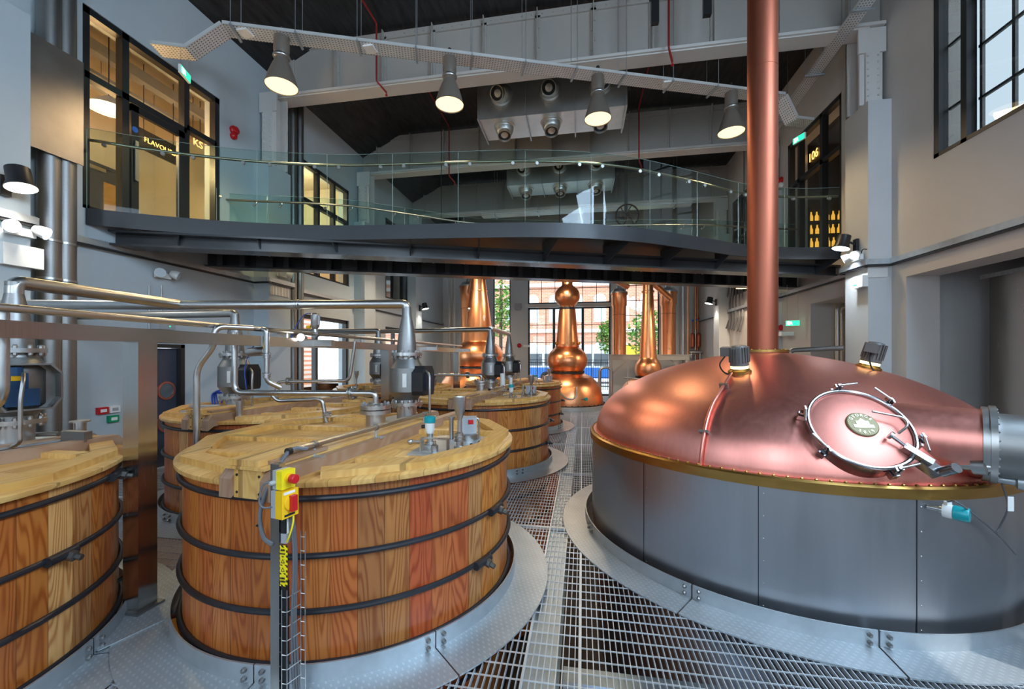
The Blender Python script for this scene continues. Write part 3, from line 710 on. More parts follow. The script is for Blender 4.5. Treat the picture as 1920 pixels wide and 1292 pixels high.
# chimney
mb = MB().lathe([(.27, 2.13), (.27, 2.15), (.165, 2.155), (.165, 5.6), (.168, 5.6), (.168, 5.612), (.165, 5.612), (.165, 9.98)], 48, cap=False); ch = build(mb, 'vapour_chimney', M['copperpipe'], t)
mb = MB().lathe([(.28, 2.15), (.28, 2.175), (.17, 2.18)], 48, cap=False); fl = build(mb, 'chimney_flange', M['brass'], t)
for k in range(18): a = k * 2 * pi / 18; bolt(fl, (.235 * cos(a), .235 * sin(a), 2.175), .012, .014, M['brass'])
# manhole
p, n = dome_hit(1606, 808); Q = frame_at(p, n)
def parts_on(Qm, spec, parent):
    out = []
    for name, mb, mat in spec:
        mb.v = [tuple(Qm @ Vector(v)) for v in mb.v]; out.append(build(mb, name, mat, parent))
    return out
RM = .345
mb = MB().ring(RM - .015, RM, -.12, .05, 64); mb2 = MB(); mb2.tube([(cos(a) * RM, sin(a) * RM, .055) for a in [2 * pi * j / 64 for j in range(64)]], .016, 10, True)
mb3 = MB().lathe([(RM - .015, .045), (RM - .03, .05), (.24, .072), (.13, .085), (.01, .09)], 64, cap=False)
mr, rim, cov = parts_on(Q, [('manhole_ring', mb, M['clampsteel']), ('manhole_rim', mb2, M['clampsteel']), ('manhole_cover', mb3, M['coppercover'])], t)
M['plate'] = plain('plate_brass', (.26, .22, .13), .55, .7, .25, 20)
mb = MB().lathe([(.105, .078), (.105, .098), (.098, .103), (.001, .103)], 48, cap=False); pl = parts_on(Q, [('name_plate', mb, M['plate'])], t)[0]
M['plate_txt'] = plain('plate_letters', (.55, .50, .36), .35, .85)
def on_plate(txt, size, r, a_mid, flip):
    n_ = len(txt)
    for j, chx in enumerate(txt):
        a = a_mid + (-(j - (n_ - 1) / 2) if not flip else (j - (n_ - 1) / 2)) * size * .95 / r
        me = text_mesh(chx, size, .002); me.materials.append(M['plate_txt'])
        o = bpy.data.objects.new('engraved_letter', me); COL.objects.link(o); o.parent = pl
        o.matrix_local = Q @ Matrix.Translation((cos(a) * r, sin(a) * r, .105)) @ Matrix.Rotation(a - pi / 2 if not flip else a + pi / 2, 4, 'Z')
on_plate('GEORGE', .032, .077, pi / 2, False); on_plate('2019', .032, .077, -pi / 2, True)
mb = MB(); mb.prism([(-.067, -.035), (.067, -.035), (.067, -.008), (.043, -.008), (.043, .024), (.024, .024), (0, .048), (-.024, .024), (-.043, .024), (-.043, -.008), (-.067, -.008)], .103, .107)
for wx in (-.03, -.011, .011, .03): mb.box(wx - .004, -.027, .107, wx + .004, .0, .109)
parts_on(Q, [('engraved_building', mb, M['plate_txt'])], pl)
for k, dg_ in enumerate((95, 40, -15, -75, 215, 160)):
    a = radians(dg_); c = Vector((cos(a) * (RM + .03), sin(a) * (RM + .03), 0)); tg = Vector((-sin(a), cos(a), 0)); nr = Vector((cos(a), sin(a), 0)); zz = Vector((0, 0, 1))
    mb = MB(); mb.bar(c - tg * .025, c + tg * .025, .05, .05); mb.bar(c + zz * .03 - nr * .05, c + zz * .05 + nr * .02, .03, .02); mb.cyl(c - zz * .05, c + zz * .11, .009)
    mb.bar(c + zz * .06 - tg * .02, c + zz * .10 - tg * .02, .012, .03); mb.bar(c + zz * .06 + tg * .02, c + zz * .10 + tg * .02, .012, .03)
    cl_ = parts_on(Q, [('swing_clamp', mb, M['clampsteel'])], t)[0]
    mb = MB(); mb.cyl(c + zz * .1, c + zz * .115 + tg * .13 * (1 if k % 2 else -1) + nr * .0, .009); parts_on(Q, [('clamp_lever', mb, M['steel'])], cl_)
a = radians(10); mb = MB(); mb.tube(bend([(cos(a) * (RM - .10) - .16, sin(a) * (RM - .1) + .05, .14), (cos(a) * (RM - .1) + .03, sin(a) * (RM - .1), .14), (cos(a) * (RM - .1) + .03, sin(a) * (RM - .1) - .07, .14), (cos(a) * (RM - .1) - .02, sin(a) * (RM - .1) - .1, .06)], .03), .009); parts_on(Q, [('cover_handle', mb, M['steel'])], cov)
a = radians(-42); c = Vector((cos(a) * (RM + .0), sin(a) * (RM + .0), .04)); nr = Vector((cos(a), sin(a), 0))
mb = MB(); mb.bar(c - nr * .08 + Vector((0, 0, .05)), c + nr * .10 + Vector((0, 0, .03)), .05, .05); mb.bar(c + nr * .04, c + nr * .17 - Vector((0, 0, .03)), .075, .07); mb.cyl(c - nr * .17 + Vector((0, 0, .09)), c - nr * .06 + Vector((0, 0, .06)), .012); mb.axial(c - nr * .185 + Vector((0, 0, .093)), c - nr * .16 + Vector((0, 0, .09)), [(.03, 0), (.03, .02)], 16)
mb.cyl(c + nr * .17 + Vector((0, 0, .0)), c + nr * .2 + Vector((0, 0, .11)), .035); parts_on(Q, [('safety_lock', mb, M['clampsteel'])], t)
# sight lamps
def sight_lamp(u, v, tilt, glow=True):
    p, n = dome_hit(u, v); Qs = frame_at(p, (n * (1 - tilt) + Vector((0, 0, 1)) * tilt)) @ Matrix.Scale(1.28, 4)
    base = parts_on(Qs, [('sight_lamp_base', MB().lathe([(.085, -.03), (.085, .012), (.07, .02), (.068, .03)], 28), M['brass'])], t)[0]
    if glow: parts_on(Qs, [('glow_ring', MB().lathe([(.064, .03), (.064, .052)], 28), M['ringglow'])], base)
    mb = MB().lathe([(.068, .052), (.066, .10), (.060, .19), (.05, .21), (.03, .215)], 28)
    for k in range(20): a = k * pi / 10; mb.bar((cos(a) * .064, sin(a) * .064, .08), (cos(a) * .062, sin(a) * .062, .2), .008, .022, (cos(a), sin(a), 0))
    mb.box(-.13, -.04, .13, -.05, .04, .2); b = parts_on(Qs, [('sight_lamp_head', mb, M['castgrey'])], t)[0]
    mb = MB(); mb.tube(crom([(-.1, 0, .13), (-.14, -.02, .06), (-.10, -.05, -.0), (-.02, -.075, -.01)], 6), .006, 8); parts_on(Qs, [('lamp_cable', mb, M['black'])], b)
sight_lamp(1387, 697, .55); sight_lamp(1628, 690, .15); sight_lamp(1300, 674, .4, False)
# rinse pipe on the dome
pp = [];
for u, v in ((1372, 706), (1350, 742), (1338, 762), (1328, 790), (1322, 820), (1318, 850), (1315, 880)):
    p, n = dome_hit(u, v); pp.append(p + n * .035)
rp = build(MB().tube(crom(pp, 6), .015, 12), 'rinse_pipe', M['copper'], t)
for u, v in ((1358, 728), (1322, 812)):
    p, n = dome_hit(u, v); Qs = frame_at(p, n); parts_on(Qs, [('pipe_bracket', MB().box(-.04, -.012, 0, .04, .012, .05), M['steel_dk'])], rp)
# draff spout
ax = Vector((.80, -.60, 0)); Fp = Vector((2.94 - TUN[0], 3.62 - TUN[1], 1.45)); S0 = Fp - ax * 1.25
sp = build(MB().axial(S0, Fp, [(.30, 0), (.285, .5), (.262, .9), (.255, 1.21), (.255, 1.25)], 56), 'draff_spout', M['copper'], t)
build(MB().axial(Fp, Fp + ax, [(.275, 0), (.275, .035), (.285, .036), (.285, .07), (.24, .072)], 56), 'spout_flange', M['steel'], t)
for k in range(26):
    a = 2 * pi * k / 26; Qs = frame_at(Fp + ax * .07, ax); q = Qs @ Vector((cos(a) * .262, sin(a) * .262, 0)); o = bolt(t, q, .009, .01, M['steel'], (0, 0, 0)); o.rotation_euler = ax.to_track_quat('Z', 'Y').to_euler()
build(MB().axial(Fp + ax * .07, Fp + ax, [(.235, 0), (.23, .03), (.23, 1.3)], 48), 'draff_pipe', M['steel_dk'], t)
mb = MB(); c = Fp + ax * .38 + Vector((0, 0, .23)); mb.cyl(c, c + Vector((0, 0, .08)), .04); mb.cyl(c + Vector((0, 0, .08)), c + Vector((0, 0, .2)), .06); mb.cyl(c + Vector((0, 0, .2)), c + Vector((0, 0, .26)), .045); build(mb, 'pipe_switch', M['black'], t)
# sampling nozzle with wire, level transmitter
p, n = dome_hit(1780, 872); q = p + Vector((.55, -.7, .15)).normalized() * .18
mb = MB().axial(p, q, [(.035, 0), (.032, .12), (.062, .125), (.062, .19), (.04, .2), (.03, .23)], 24); nz = build(mb, 'sampling_nozzle', M['steel'], t)
q2 = Fp + ax * .1 + Vector((0, 0, -.25)); build(MB().tube([q, q2], .006, 8), 'bonding_wire', M['steel'], nz)
mb = MB().axial(q2 - ax * .02, q2 + ax * .2, [(.03, 0), (.03, .08), (.055, .09), (.055, .2)], 20); build(mb, 'bonding_clamp', M['galv'], nz)
def shell_hit(u, v, rad):
    r0 = ray(u, v); o = Vector((-TUN[0], -TUN[1], H)); A = r0.x ** 2 + r0.y ** 2; Bq = 2 * (o.x * r0.x + o.y * r0.y); Cq = o.x ** 2 + o.y ** 2 - rad ** 2
    return o + r0 * ((-Bq - sqrt(Bq * Bq - 4 * A * Cq)) / (2 * A))
p = shell_hit(1738, 950, 2.05); n = Vector((p.x, p.y, 0)).normalized(); side = Vector((-n.y, n.x, 0)); d = (n * .8 + side * .6).normalized()
tx = build(MB().axial(p, p + d, [(.016, 0), (.016, .06), (.024, .063), (.024, .085)], 16), 'level_transmitter', M['steel'], t)
build(MB().axial(p + d * .08, p + d, [(.045, 0), (.048, .015), (.048, .05), (.04, .055)], 24).cbox(p + d * .105 + Vector((0, 0, .055)), (.03, .03, .025)), 'transmitter_body', M['white'], tx)
build(MB().axial(p + d * .133, p + d, [(.05, 0), (.05, .07), (.045, .078), (.035, .078)], 24), 'transmitter_cap', M['teal'], tx)
c0 = p + d * .105 + Vector((0, 0, .068)); c1 = shell_hit(1868, 1000, 2.10); c2 = shell_hit(1905, 1040, 2.14)
build(MB().tube(crom([c0, shell_hit(1800, 945, 2.25), c1, c2], 8), .006, 8), 'signal_cable', M['cable'], tx)
build(MB().tube(crom([q2 + Vector((0, 0, -.03)), shell_hit(1890, 950, 2.2), shell_hit(1876, 985, 2.12), c1], 8), .006, 8), 'earth_cable', M['cable'], tx)
cq = shell_hit(1895, 945, 2.24); mb = MB(); mb.cbox(cq, (.035, .004, .1)); build(mb, 'cable_tag', M['white'], tx, smooth=False)
collar(TUN, 2.13, 2.43, sorted([ang_at(0, 1290, 1110, TUN), ang_at(0, 1658, 1200, TUN), -2.9, 2.2, .8]), 'broad tread plate collar around the big copper mash tun')

# ------------------------------------------------------------------ bulb-shaped vent valves on the lids
def vent_valve(loc, lab, ang, opened=False):
    t = thing('vent_valve', lab, 'valve', loc, ang, 'bulb-shaped vent valves on the lids')
    build(MB().box(-.27, -.25, .0, .27, .25, .012), 'base_plate', M['galv'], t, smooth=False)
    build(MB().lathe([(.125, .012), (.118, .02), (.118, .17)], 40), 'neck', M['steel'], t)
    for z in (.17, .77):
        f = build(MB().lathe([(.19, z), (.19, z + .038)], 48), 'flange', M['steel'], t)
        for k in range(12):
            a = k * pi / 6 + .2; bolt(f, (cos(a) * .167, sin(a) * .167, z + .038), .016, .03, M['steel']); bolt(f, (cos(a) * .167, sin(a) * .167, z), .016, .03, M['steel'], (pi, 0, 0))
    build(MB().lathe([(.135, .208), (.135, .24), (.20, .33), (.205, .34), (.205, .62), (.20, .63), (.145, .73), (.14, .77)], 48), 'body', M['steel_dk'], t, ang=14)
    build(MB().lathe([(.118, .808), (.118, .84), (.112, .93), (.09, 1.10), (.066, 1.22), (.056, 1.28), (.055, 1.37)], 40, cap=False), 'reducer', M['steel_dk'], t)
    # motor housing on the side (+x)
    oc = [(-.2, -.1), (-.14, -.19), (.14, -.19), (.2, -.1), (.2, .12), (.13, .2), (-.13, .2), (-.2, .12)]
    if opened:
        m4 = Matrix(((0, 0, 1, 0), (1, 0, 0, 0), (0, 1, 0, 0), (0, 0, 0, 1))); mb = MB(); mb.m = Matrix.Translation((.06, 0, .48)) @ m4
        inn = [(p[0] * .93, p[1] * .93) for p in oc]; n_ = 8
        mb.add([(p[0], p[1], 0) for p in oc] + [(p[0], p[1], .19) for p in oc] + [(p[0], p[1], .19) for p in inn] + [(p[0], p[1], .10) for p in inn],
               [tuple(range(7, -1, -1))] + [(i, (i + 1) % 8, 8 + (i + 1) % 8, 8 + i) for i in range(8)] + [(8 + i, 8 + (i + 1) % 8, 16 + (i + 1) % 8, 16 + i) for i in range(8)] + [(16 + i, 16 + (i + 1) % 8, 24 + (i + 1) % 8, 24 + i) for i in range(8)] + [tuple(range(24, 32))])
        hs = build(mb, 'motor_housing', M['steel_dk'], t, smooth=False)
        mb = MB(); mb.box(.165, -.15, .44, .225, .0, .60); mb.cyl((.19, -.07, .58), (.19, -.07, .65), .05); mb.box(.165, -.14, .33, .245, .06, .47); build(mb, 'motor', M['blue'], hs, smooth=False)
        mb = MB(); mb.box(.222, -.10, .54, .229, -.03, .59); build(mb, 'warning_label', M['yellow'], hs, smooth=False)
    else:
        mb = MB(); mb.m = Matrix.Translation((.15, 0, .47)) @ Matrix(((0, 0, 1, 0), (1, 0, 0, 0), (0, 1, 0, 0), (0, 0, 0, 1)))
        mb.prism([(-.12, -.17), (.12, -.17), (.14, -.12), (.14, .10), (.09, .18), (-.09, .18), (-.14, .10), (-.14, -.12)], 0, .15); hs = build(mb, 'motor_housing', M['black'], t, smooth=False)
        mb = MB(); mb.box(.29, -.09, .36, .32, .09, .56); build(mb, 'motor', M['navy'], hs, smooth=False)
        mb = MB(); mb.box(.07, -.206, .40, .12, -.196, .56); build(mb, 'rating_plate', M['white'], hs, smooth=False)
    mb = MB(); mb.tube(bend([(.28, -.05, .60), (.36, -.08, .55), (.37, -.1, .40), (.37, -.1, .05), (.30, -.12, .02)], .05), .014, 10); build(mb, 'cable_conduit', M['steel'], t)
    return t
VV = [((-2.12, 4.74, 1.335), 'grey bulb valve on the near washback lid', radians(-8), False), ((-2.07, 9.14, 1.335), 'bulb valve on the middle washback of the right row', radians(-8), False), ((-2.05, 11.45, 1.335), 'farther bulb valve to the right, on the last washback before the central still', radians(-8), False),
      ((-4.75, 2.72, 1.36), 'bulb valve at left picture edge with open housing showing a blue motor', radians(-10), True), ((-4.88, 5.10, 1.335), 'bulb valve on the washback behind the square steel post', radians(0), False), ((-4.80, 9.12, 1.335), 'bulb valve on the far left washback, partly behind a steel post', radians(-10), False)]
for a in VV: vent_valve(*a)

# ------------------------------------------------------------------ steel pipework and its frame
def pipe(name, lab, pts, r, mat='steel', rb=.12, joints=(), group=None, cat='pipe', n=8):
    t = thing(name, lab, cat, (0, 0, 0), 0, group); path = bend(pts, rb, n) if rb else pts
    build(MB().tube(path, r, 20), 'pipe_run', M[mat], t)
    for c, d, rr in joints:
        d = Vector(d).normalized(); c = Vector(c); mb = MB().axial(c - d * .02, c + d, [(rr, 0), (rr, .018)], 28).axial(c + d * .004, c + d, [(rr, 0), (rr, .018)], 28); fl = build(mb, 'pipe_flange', M['steel'], t)
        Qs = frame_at(c + d * .022, d, (.3, .2, 1) if abs(d.z) < .9 else (1, 0, 0))
        for k in range(6): a = k * pi / 3 + .3; o = bolt(fl, Qs @ Vector((cos(a) * rr * .78, sin(a) * rr * .78, 0)), .012, .018, M['steel_dk']); o.rotation_euler = d.to_track_quat('Z', 'Y').to_euler()
    return t
hz = 2.71
pipe('vapour_pipe', 'large bent steel vapour pipe rising from the left-edge valve and ending in a domed joint', [(-4.75, 2.72, 2.6), (-4.75, 2.72, hz + .02), (-4.76, 4.15, hz + .01)], .058, 'steel', .24)
pipe('vapour_pipe', 'long steel vapour pipe crossing the hall and dropping to the near washback valve', [(-7.75, 3.5, hz), (-4.76, 4.17, hz), (-2.12, 4.74, hz + .03), (-2.12, 4.74, 2.6)], .055, 'steel', .2, [((-3.4, 4.462, hz + .015), (2.64, .57, 0), .062)])
pipe('vapour_pipe', 'steel vapour pipe with an elbow above the washback behind the square post', [(-7.75, 5.06, hz), (-4.88, 5.10, hz), (-4.88, 5.10, 2.6)], .055, 'steel', .2)
pipe('vapour_pipe', 'steel vapour pipe with elbow over the far left washback valve', [(-7.7, 9.0, hz), (-4.80, 9.12, hz), (-4.80, 9.12, 2.6)], .055, 'steel', .2)
pipe('vapour_pipe', 'steel vapour pipe running far back to the middle washback valve of the right row', [(-7.7, 9.75, hz), (-3.4, 9.3, hz), (-2.07, 9.14, hz + .0), (-2.07, 9.14, 2.6)], .055, 'steel', .18)
pipe('vapour_pipe', 'short steel vapour pipe bending down to the last washback valve near the central still', [(-2.07, 9.14, hz + .02), (-2.05, 10.2, hz + .02), (-2.05, 11.45, hz + .02), (-2.05, 11.45, 2.6)], .055, 'steel', .2)
t = FRM = thing('pipe_frame', 'square section steel frame with posts between the two rows of washbacks', 'frame', (-3.58, 0, 0))
build(MB().box(-.06, .7, 2.215, .06, 11.9, 2.325), 'top_beam', M['post'], t, smooth=False)
for y in (2.81, 7.12, 11.42):
    build(MB().box(-.075, y - .075, .053, .075, y + .075, 2.215), 'post', M['post'], t, smooth=False); build(MB().box(-.11, y - .11, .037, .11, y + .11, .053), 'foot_plate', M['steel_dk'], t, smooth=False)
for y in (5.0, 9.0, 11.8):
    build(MB().box(-.30, y - .04, 2.235, .30, y + .04, 2.315), 'cross_arm', M['steel'], t, smooth=False)
for y in (1.6, 3.9, 4.5, 6.2, 8.0, 9.8, 11.2): build(MB().box(-.012, y - .012, 2.325, .012, y + .012, 2.385), 'pipe_rest', M['steel'], t, smooth=False)
pz = 2.405
pipe('product_pipe', 'slim steel product pipe lying along the top of the square frame', [(-3.58, .75, pz), (-3.58, 11.9, pz)], .027, 'steel', 0, [((-3.58, 5.05, pz), (0, 1, 0), .055)])
pipe('product_pipe', 'slim steel pipe dropping at the left picture edge before the frame', [(-3.62, 2.02, pz), (-3.62, 2.02, 1.80), (-3.9, 2.02, 1.72), (-4.1, 2.02, 1.72)], .03, 'steel', .12)
d = at_x(405, 610, -3.50); dd = Vector((-.0, 0, 0)); xs = (d - Vector((0, 0, H))).length / ray(405, 610).length
pt = lambda u, v: at_d(u, v, 4.02)
pipe('product_pipe', 'steel pipe with a double bend dropping behind the near washback lid', [pt(440, 612) + Vector((-.02, .25, 0)), pt(402, 612), pt(402, 648), pt(369, 690), Vector((*pt(369, 690).xy, .03))], .028, 'steel', .09)
p500 = at_x(500, 660, -3.50)
pipe('product_pipe', 'steel drop pipe with clamped joints ending above the vat behind the square post', [(-3.55, p500.y, pz), (-3.50, p500.y, pz - .02), (-3.50, p500.y, 1.82), (-3.40, p500.y + .1, 1.74)], .028, 'steel', .05, [((-3.5, p500.y, 2.1), (0, 0, 1), .042), ((-3.5, p500.y, 1.88), (0, 0, 1), .042)])
p440 = at_x(440, 700, -3.66)
zc = 1.71
pipe('product_pipe', 'horizontal steel pipe feeding the blind flange on the near washback lid', [(p440.x, p440.y, pz - .05), (p440.x, p440.y, zc), (-2.145, 4.02, zc), (-2.145, 4.02, 1.60)], .03, 'steel', .10, [((-2.42, 4.02, zc), (1, 0, 0), .075)])
t = thing('blind_flange', 'short steel neck with bolted flange at the middle of the near lid', 'flange', (-2.145, 4.02, 1.299), group='bolted necks in the middle of the lids')
build(MB().lathe([(.10, 0), (.10, .20)], 36), 'neck', M['steel'], t); build(MB().box(-.16, -.16, 0, .16, .16, .01), 'base_plate', M['galv'], t, smooth=False)
for z in (.20, .25):
    f = build(MB().lathe([(.155, z), (.155, z + .04)], 40), 'flange', M['steel'], t)
    if z > .22:
        for k in range(10): a = k * pi / 5; bolt(f, (cos(a) * .13, sin(a) * .13, z + .04), .014, .03, M['steel_dk'])
dup(t, (-2.10, 8.42, 1.299), 'short steel neck with bolted flange on the middle washback of the right row')
dup(t, (-2.07, 12.5, 1.299), 'short steel neck with bolted flange on the last washback before the still')
pipe('product_pipe', 'horizontal steel pipe feeding the flange on the middle washback of the right row', [(-3.56, 8.42, pz - .06), (-3.56, 8.42, 1.70), (-2.10, 8.42, 1.70), (-2.10, 8.42, 1.6)], .03, 'steel', .10, [((-2.4, 8.42, 1.70), (1, 0, 0), .07)])
q1, q2, q3, q4 = at_d(508, 738, 5.0), at_d(520, 752, 5.0), at_d(604, 748, 5.0), at_d(613, 800, 5.0)
pipe('rinse_pipe', 'small bent steel pipe over the lid behind the near washback', [q1, q2, q3, q4, Vector((q4.x, q4.y, 1.31))], .024, 'steel', .07, [(at_d(613, 778, 5.0), (0, 0, 1), .05)])
q1, q2, q3, q4 = at_d(519, 745, 5.9), at_d(519, 716, 5.9), at_d(655, 714, 5.9), at_d(666, 640, 5.9)
pipe('rinse_pipe', 'steel pipe loop with round flange in front of the lower glazed door', [q1, q2, q3, q4], .024, 'steel', .09, [(at_d(541, 715, 5.9), (1, .05, 0), .055)])
t = thing('rinse_neck', 'short steel tube stub standing on the lid at left edge', 'pipe stub', (*at_z(150, 833, 1.299).xy, 1.299)); build(MB().lathe([(.075, 0), (.075, .012), (.042, .014), (.042, .2), (.07, .202), (.07, .216)], 28), 'stub', M['steel'], t)
for k in range(6): a = k * pi / 3; bolt(t, (cos(a) * .06, sin(a) * .06, .012), .009, .014, M['steel_dk'])
p = at_z(449, 786, 1.299); t = thing('rinse_neck', 'short steel tube stub on the lid behind the square post', 'pipe stub', p); build(MB().lathe([(.06, 0), (.06, .012), (.04, .014), (.04, .22), (.055, .222), (.055, .236)], 28), 'stub', M['steel'], t)
# pneumatic valve on the product pipe
t = thing('pneumatic_valve', 'steel pneumatic valve with blue hose and yellow knob on the frame pipe', 'valve', (-3.58, 5.05, pz))
build(MB().lathe([(.035, .02), (.03, .06), (.055, .10), (.055, .26), (.04, .28), (.02, .285)], 28), 'actuator', M['steel'], t); build(MB().cyl((.05, 0, .12), (.05, 0, .25), .02), 'switch_box', M['grey'], t)
build(MB().cyl((-.05, -.03, .09), (-.1, -.04, .09), .022), 'knob', M['yellow'], t); build(MB().tube(crom([(-.0, 0, .28), (-.16, 0, .26), (-.28, -.02, .1), (-.36, -.05, -.14)], 8), .006, 8), 'air_hose', M['bluehose'], t)
t = thing('pneumatic_valve', 'horizontal steel actuator with yellow cap on a drop pipe beside the frame', 'valve', (-3.5, p500.y, 2.16))
build(MB().axial((-.02, 0, 0), (-.3, 0, -.02), [(.045, 0), (.05, .03), (.05, .2), (.04, .22)], 24), 'actuator', M['steel'], t); build(MB().cyl((-.02, 0, .03), (-.02, 0, .09), .024), 'knob', M['yellow'], t)
build(MB().tube(crom([(-.1, 0, .08), (-.2, 0, .02), (-.28, 0, -.2), (-.26, 0, -.45)], 6), .005, 8), 'air_hose', M['bluehose'], t)
# ------------------------------------------------------------------ things standing on the lids and around the near vat
def on_lid(u, v, z=1.30): return at_z(u, v, z)
t = thing('instrument_plate', 'pale metal plate with dark studs on the right half of the near lid', 'plate', (-2.142, 3.79, 1.299))
build(MB().prism([(.74, -.66), (1.02, -.66), (1.24, -.30), (1.30, -.02), (1.26, .14), (.74, .14)], .0, .012), 'plate', M['galv'], t, smooth=False)
for j in range(6): bolt(t, (1.03 + .045 * j, -.60 + .12 * j, .012), .014, .012, M['black'], (0, 0, 0), 'stud')
def funnel(loc, lab, s=1.0):
    t = thing('filling_funnel', lab, 'funnel', loc, 0, 'filling funnels on the lids')
    build(MB().lathe([(.05, 0), (.05, .02), (.03, .022), (.03, .13 * s), (.02, .14 * s), (.02, .24 * s)], 24), 'stem', M['steel'], t)
    build(MB().lathe([(.02, .24 * s), (.055, .36 * s), (.058, .44 * s), (.055, .44 * s), (.018, .25 * s)], 28, cap=False), 'cone', M['steel'], t)
    for z in (.06, .09): build(MB().lathe([(.048, z), (.048, z + .014)], 24), 'clamp_ring', M['steel_dk'], t)
def sensor(loc, lab):
    t = thing('level_sensor', lab, 'sensor', loc, 0, 'teal capped level sensors on the lids')
    build(MB().lathe([(.045, 0), (.045, .02), (.028, .022), (.028, .09), (.032, .10)], 24), 'stem', M['steel'], t)
    b = build(MB().lathe([(.03, .10), (.042, .13), (.044, .19), (.04, .195)], 24), 'body', M['white'], t)
    build(MB().lathe([(.05, .195), (.05, .245), (.046, .25), (.0, .252)], 28), 'cap', M['teal'], t)
    build(MB().cyl((-.04, 0, .16), (-.075, 0, .155), .018), 'cable_gland', M['black'], b)
def pump_box(loc, lab, rz=0):
    t = thing('foam_breaker', lab, 'machine', loc, rz, 'small grey motor units on the lids')
    build(MB().lathe([(.11, 0), (.11, .05), (.09, .06)], 28), 'base', M['steel'], t)
    b = build(MB().box(-.08, -.06, .06, .10, .07, .21), 'motor_box', M['grey'], t, smooth=False)
    build(MB().box(.02, -.064, .15, .07, -.06, .19), 'red_label', M['red'], b, smooth=False)
    build(MB().lathe([(.02, .0), (.02, .2), (.035, .2), (.035, .215)], 16, c=(-.14, .02, 0)), 'side_tube', M['steel'], t)
    build(MB().tube(bend([(.12, -.02, .0), (.12, -.02, .2), (.05, -.02, .2)], .03), .008, 8), 'hoop_handle', M['steel'], t)
def stand(loc, lab, rz=0):
    t = thing('sample_bracket', lab, 'bracket', loc, rz, 'little steel brackets on the lids')
    build(MB().box(-.12, -.03, .10, .12, .03, .108).box(-.12, -.03, 0, -.112, .03, .1).box(.112, -.03, 0, .12, .03, .1), 'frame', M['steel'], t, smooth=False)
    build(MB().lathe([(.03, 0), (.03, .05), (.012, .06), (.012, .085)], 16), 'cup', M['steel'], t)
    build(MB().cyl((-.22, .03, .06), (-.12, .0, .07), .016).sphere((-.24, .03, .06), .025), 'tap', M['steel'], t)
zp = 1.312
funnel(Vector((*on_lid(862, 840, zp).xy, zp)), 'steel filling funnel on the near lid plate', 1.0)
sensor(Vector((*on_lid(806, 833, zp).xy, zp)), 'teal capped level sensor on the near lid')
pump_box(Vector((*on_lid(874, 823, zp).xy, zp)), 'small grey motor unit behind the funnel on the near lid', radians(15))
stand(Vector((*on_lid(815, 846, zp).xy, zp)), 'little steel bracket in front of the level sensor on the near lid', radians(-5))
for (dx, dy), nm in (((.95, -.28), 'middle washback of the right row'), ((.93, -.25), 'last washback before the still')):
    c = WASH[1] if nm.startswith('middle') else WASH[2]
    funnel((c[0] + dx + .18, c[1] + dy - .1, 1.30), 'steel filling funnel on the ' + nm, 1.0); sensor((c[0] + dx - .22, c[1] + dy - .05, 1.30), 'level sensor on the ' + nm)
    pump_box((c[0] + dx + .12, c[1] + dy + .2, 1.30), 'small grey motor unit on the ' + nm); stand((c[0] + dx - .1, c[1] + dy - .25, 1.30), 'little steel bracket on the ' + nm)
    if nm.startswith('middle'):
        t = thing('sight_glass', 'clear upright glass tubes on the middle washback of the right row', 'glass tube', (c[0] + .35, c[1] + .75, 1.30)); build(MB().lathe([(.07, 0), (.07, .02)], 20), 'foot', M['steel'], t); build(MB().lathe([(.055, .02), (.055, .42)], 24), 'tube', M['white'], t)
        build(MB().lathe([(.035, .0), (.035, .32)], 20, c=(.18, .05, 0)), 'tube', M['white'], t)
c = WASH[5]; funnel((c[0] - .75, c[1] - .55, 1.30), 'steel filling funnel on the far left washback'); 
t = thing('manway_lid', 'round steel manway with black knobs on the far left lid', 'hatch', (c[0] + .75, c[1] + .3, 1.299)); build(MB().lathe([(.24, 0), (.24, .16), (.26, .165), (.26, .19), (.1, .2), (.01, .2)], 36), 'drum', M['steel_dk'], t)
for k in range(5): a = k * 2 * pi / 5; build(MB().lathe([(.012, .19), (.012, .25), (.04, .255), (.04, .28)], 12, c=(cos(a) * .2, sin(a) * .2, 0)), 'knob', M['black'], t)
c = WASH[3]; t = thing('cover_frame', 'flat steel frame and pine board at the back of the lid cut off at left', 'cover', (c[0] + .02, c[1] + 1.2, 1.335)); build(MB().box(-.2, -.02, 0, .42, .16, .03), 'board', M['batten'], t, smooth=False); build(MB().cyl((-.3, -.1, .06), (.25, -.1, .09), .02), 'tube', M['steel'], t); build(MB().box(.3, -.12, .03, .55, -.06, .12), 'box', M['steel_dk'], t, smooth=False)
t = thing('instrument_tray', 'steel instrument tray with blue cables on the washback behind the square post', 'machine', (-5.05, 5.0, 1.335)); build(MB().box(-.3, -.3, 0, .2, .3, .03), 'tray', M['galv'], t, smooth=False)
for k in range(3): build(MB().tube(crom([(-.2 + .05 * k, .1, .03), (-.25, .15 + .03 * k, .22), (-.12, .2, .26 - .04 * k), (-.05, .1, .1)], 6), .012, 8), 'hose', M['bluehose'], t)
build(MB().cyl((-.3, -.15, .07), (.25, -.2, .09), .025), 'cylinder', M['steel'], t)
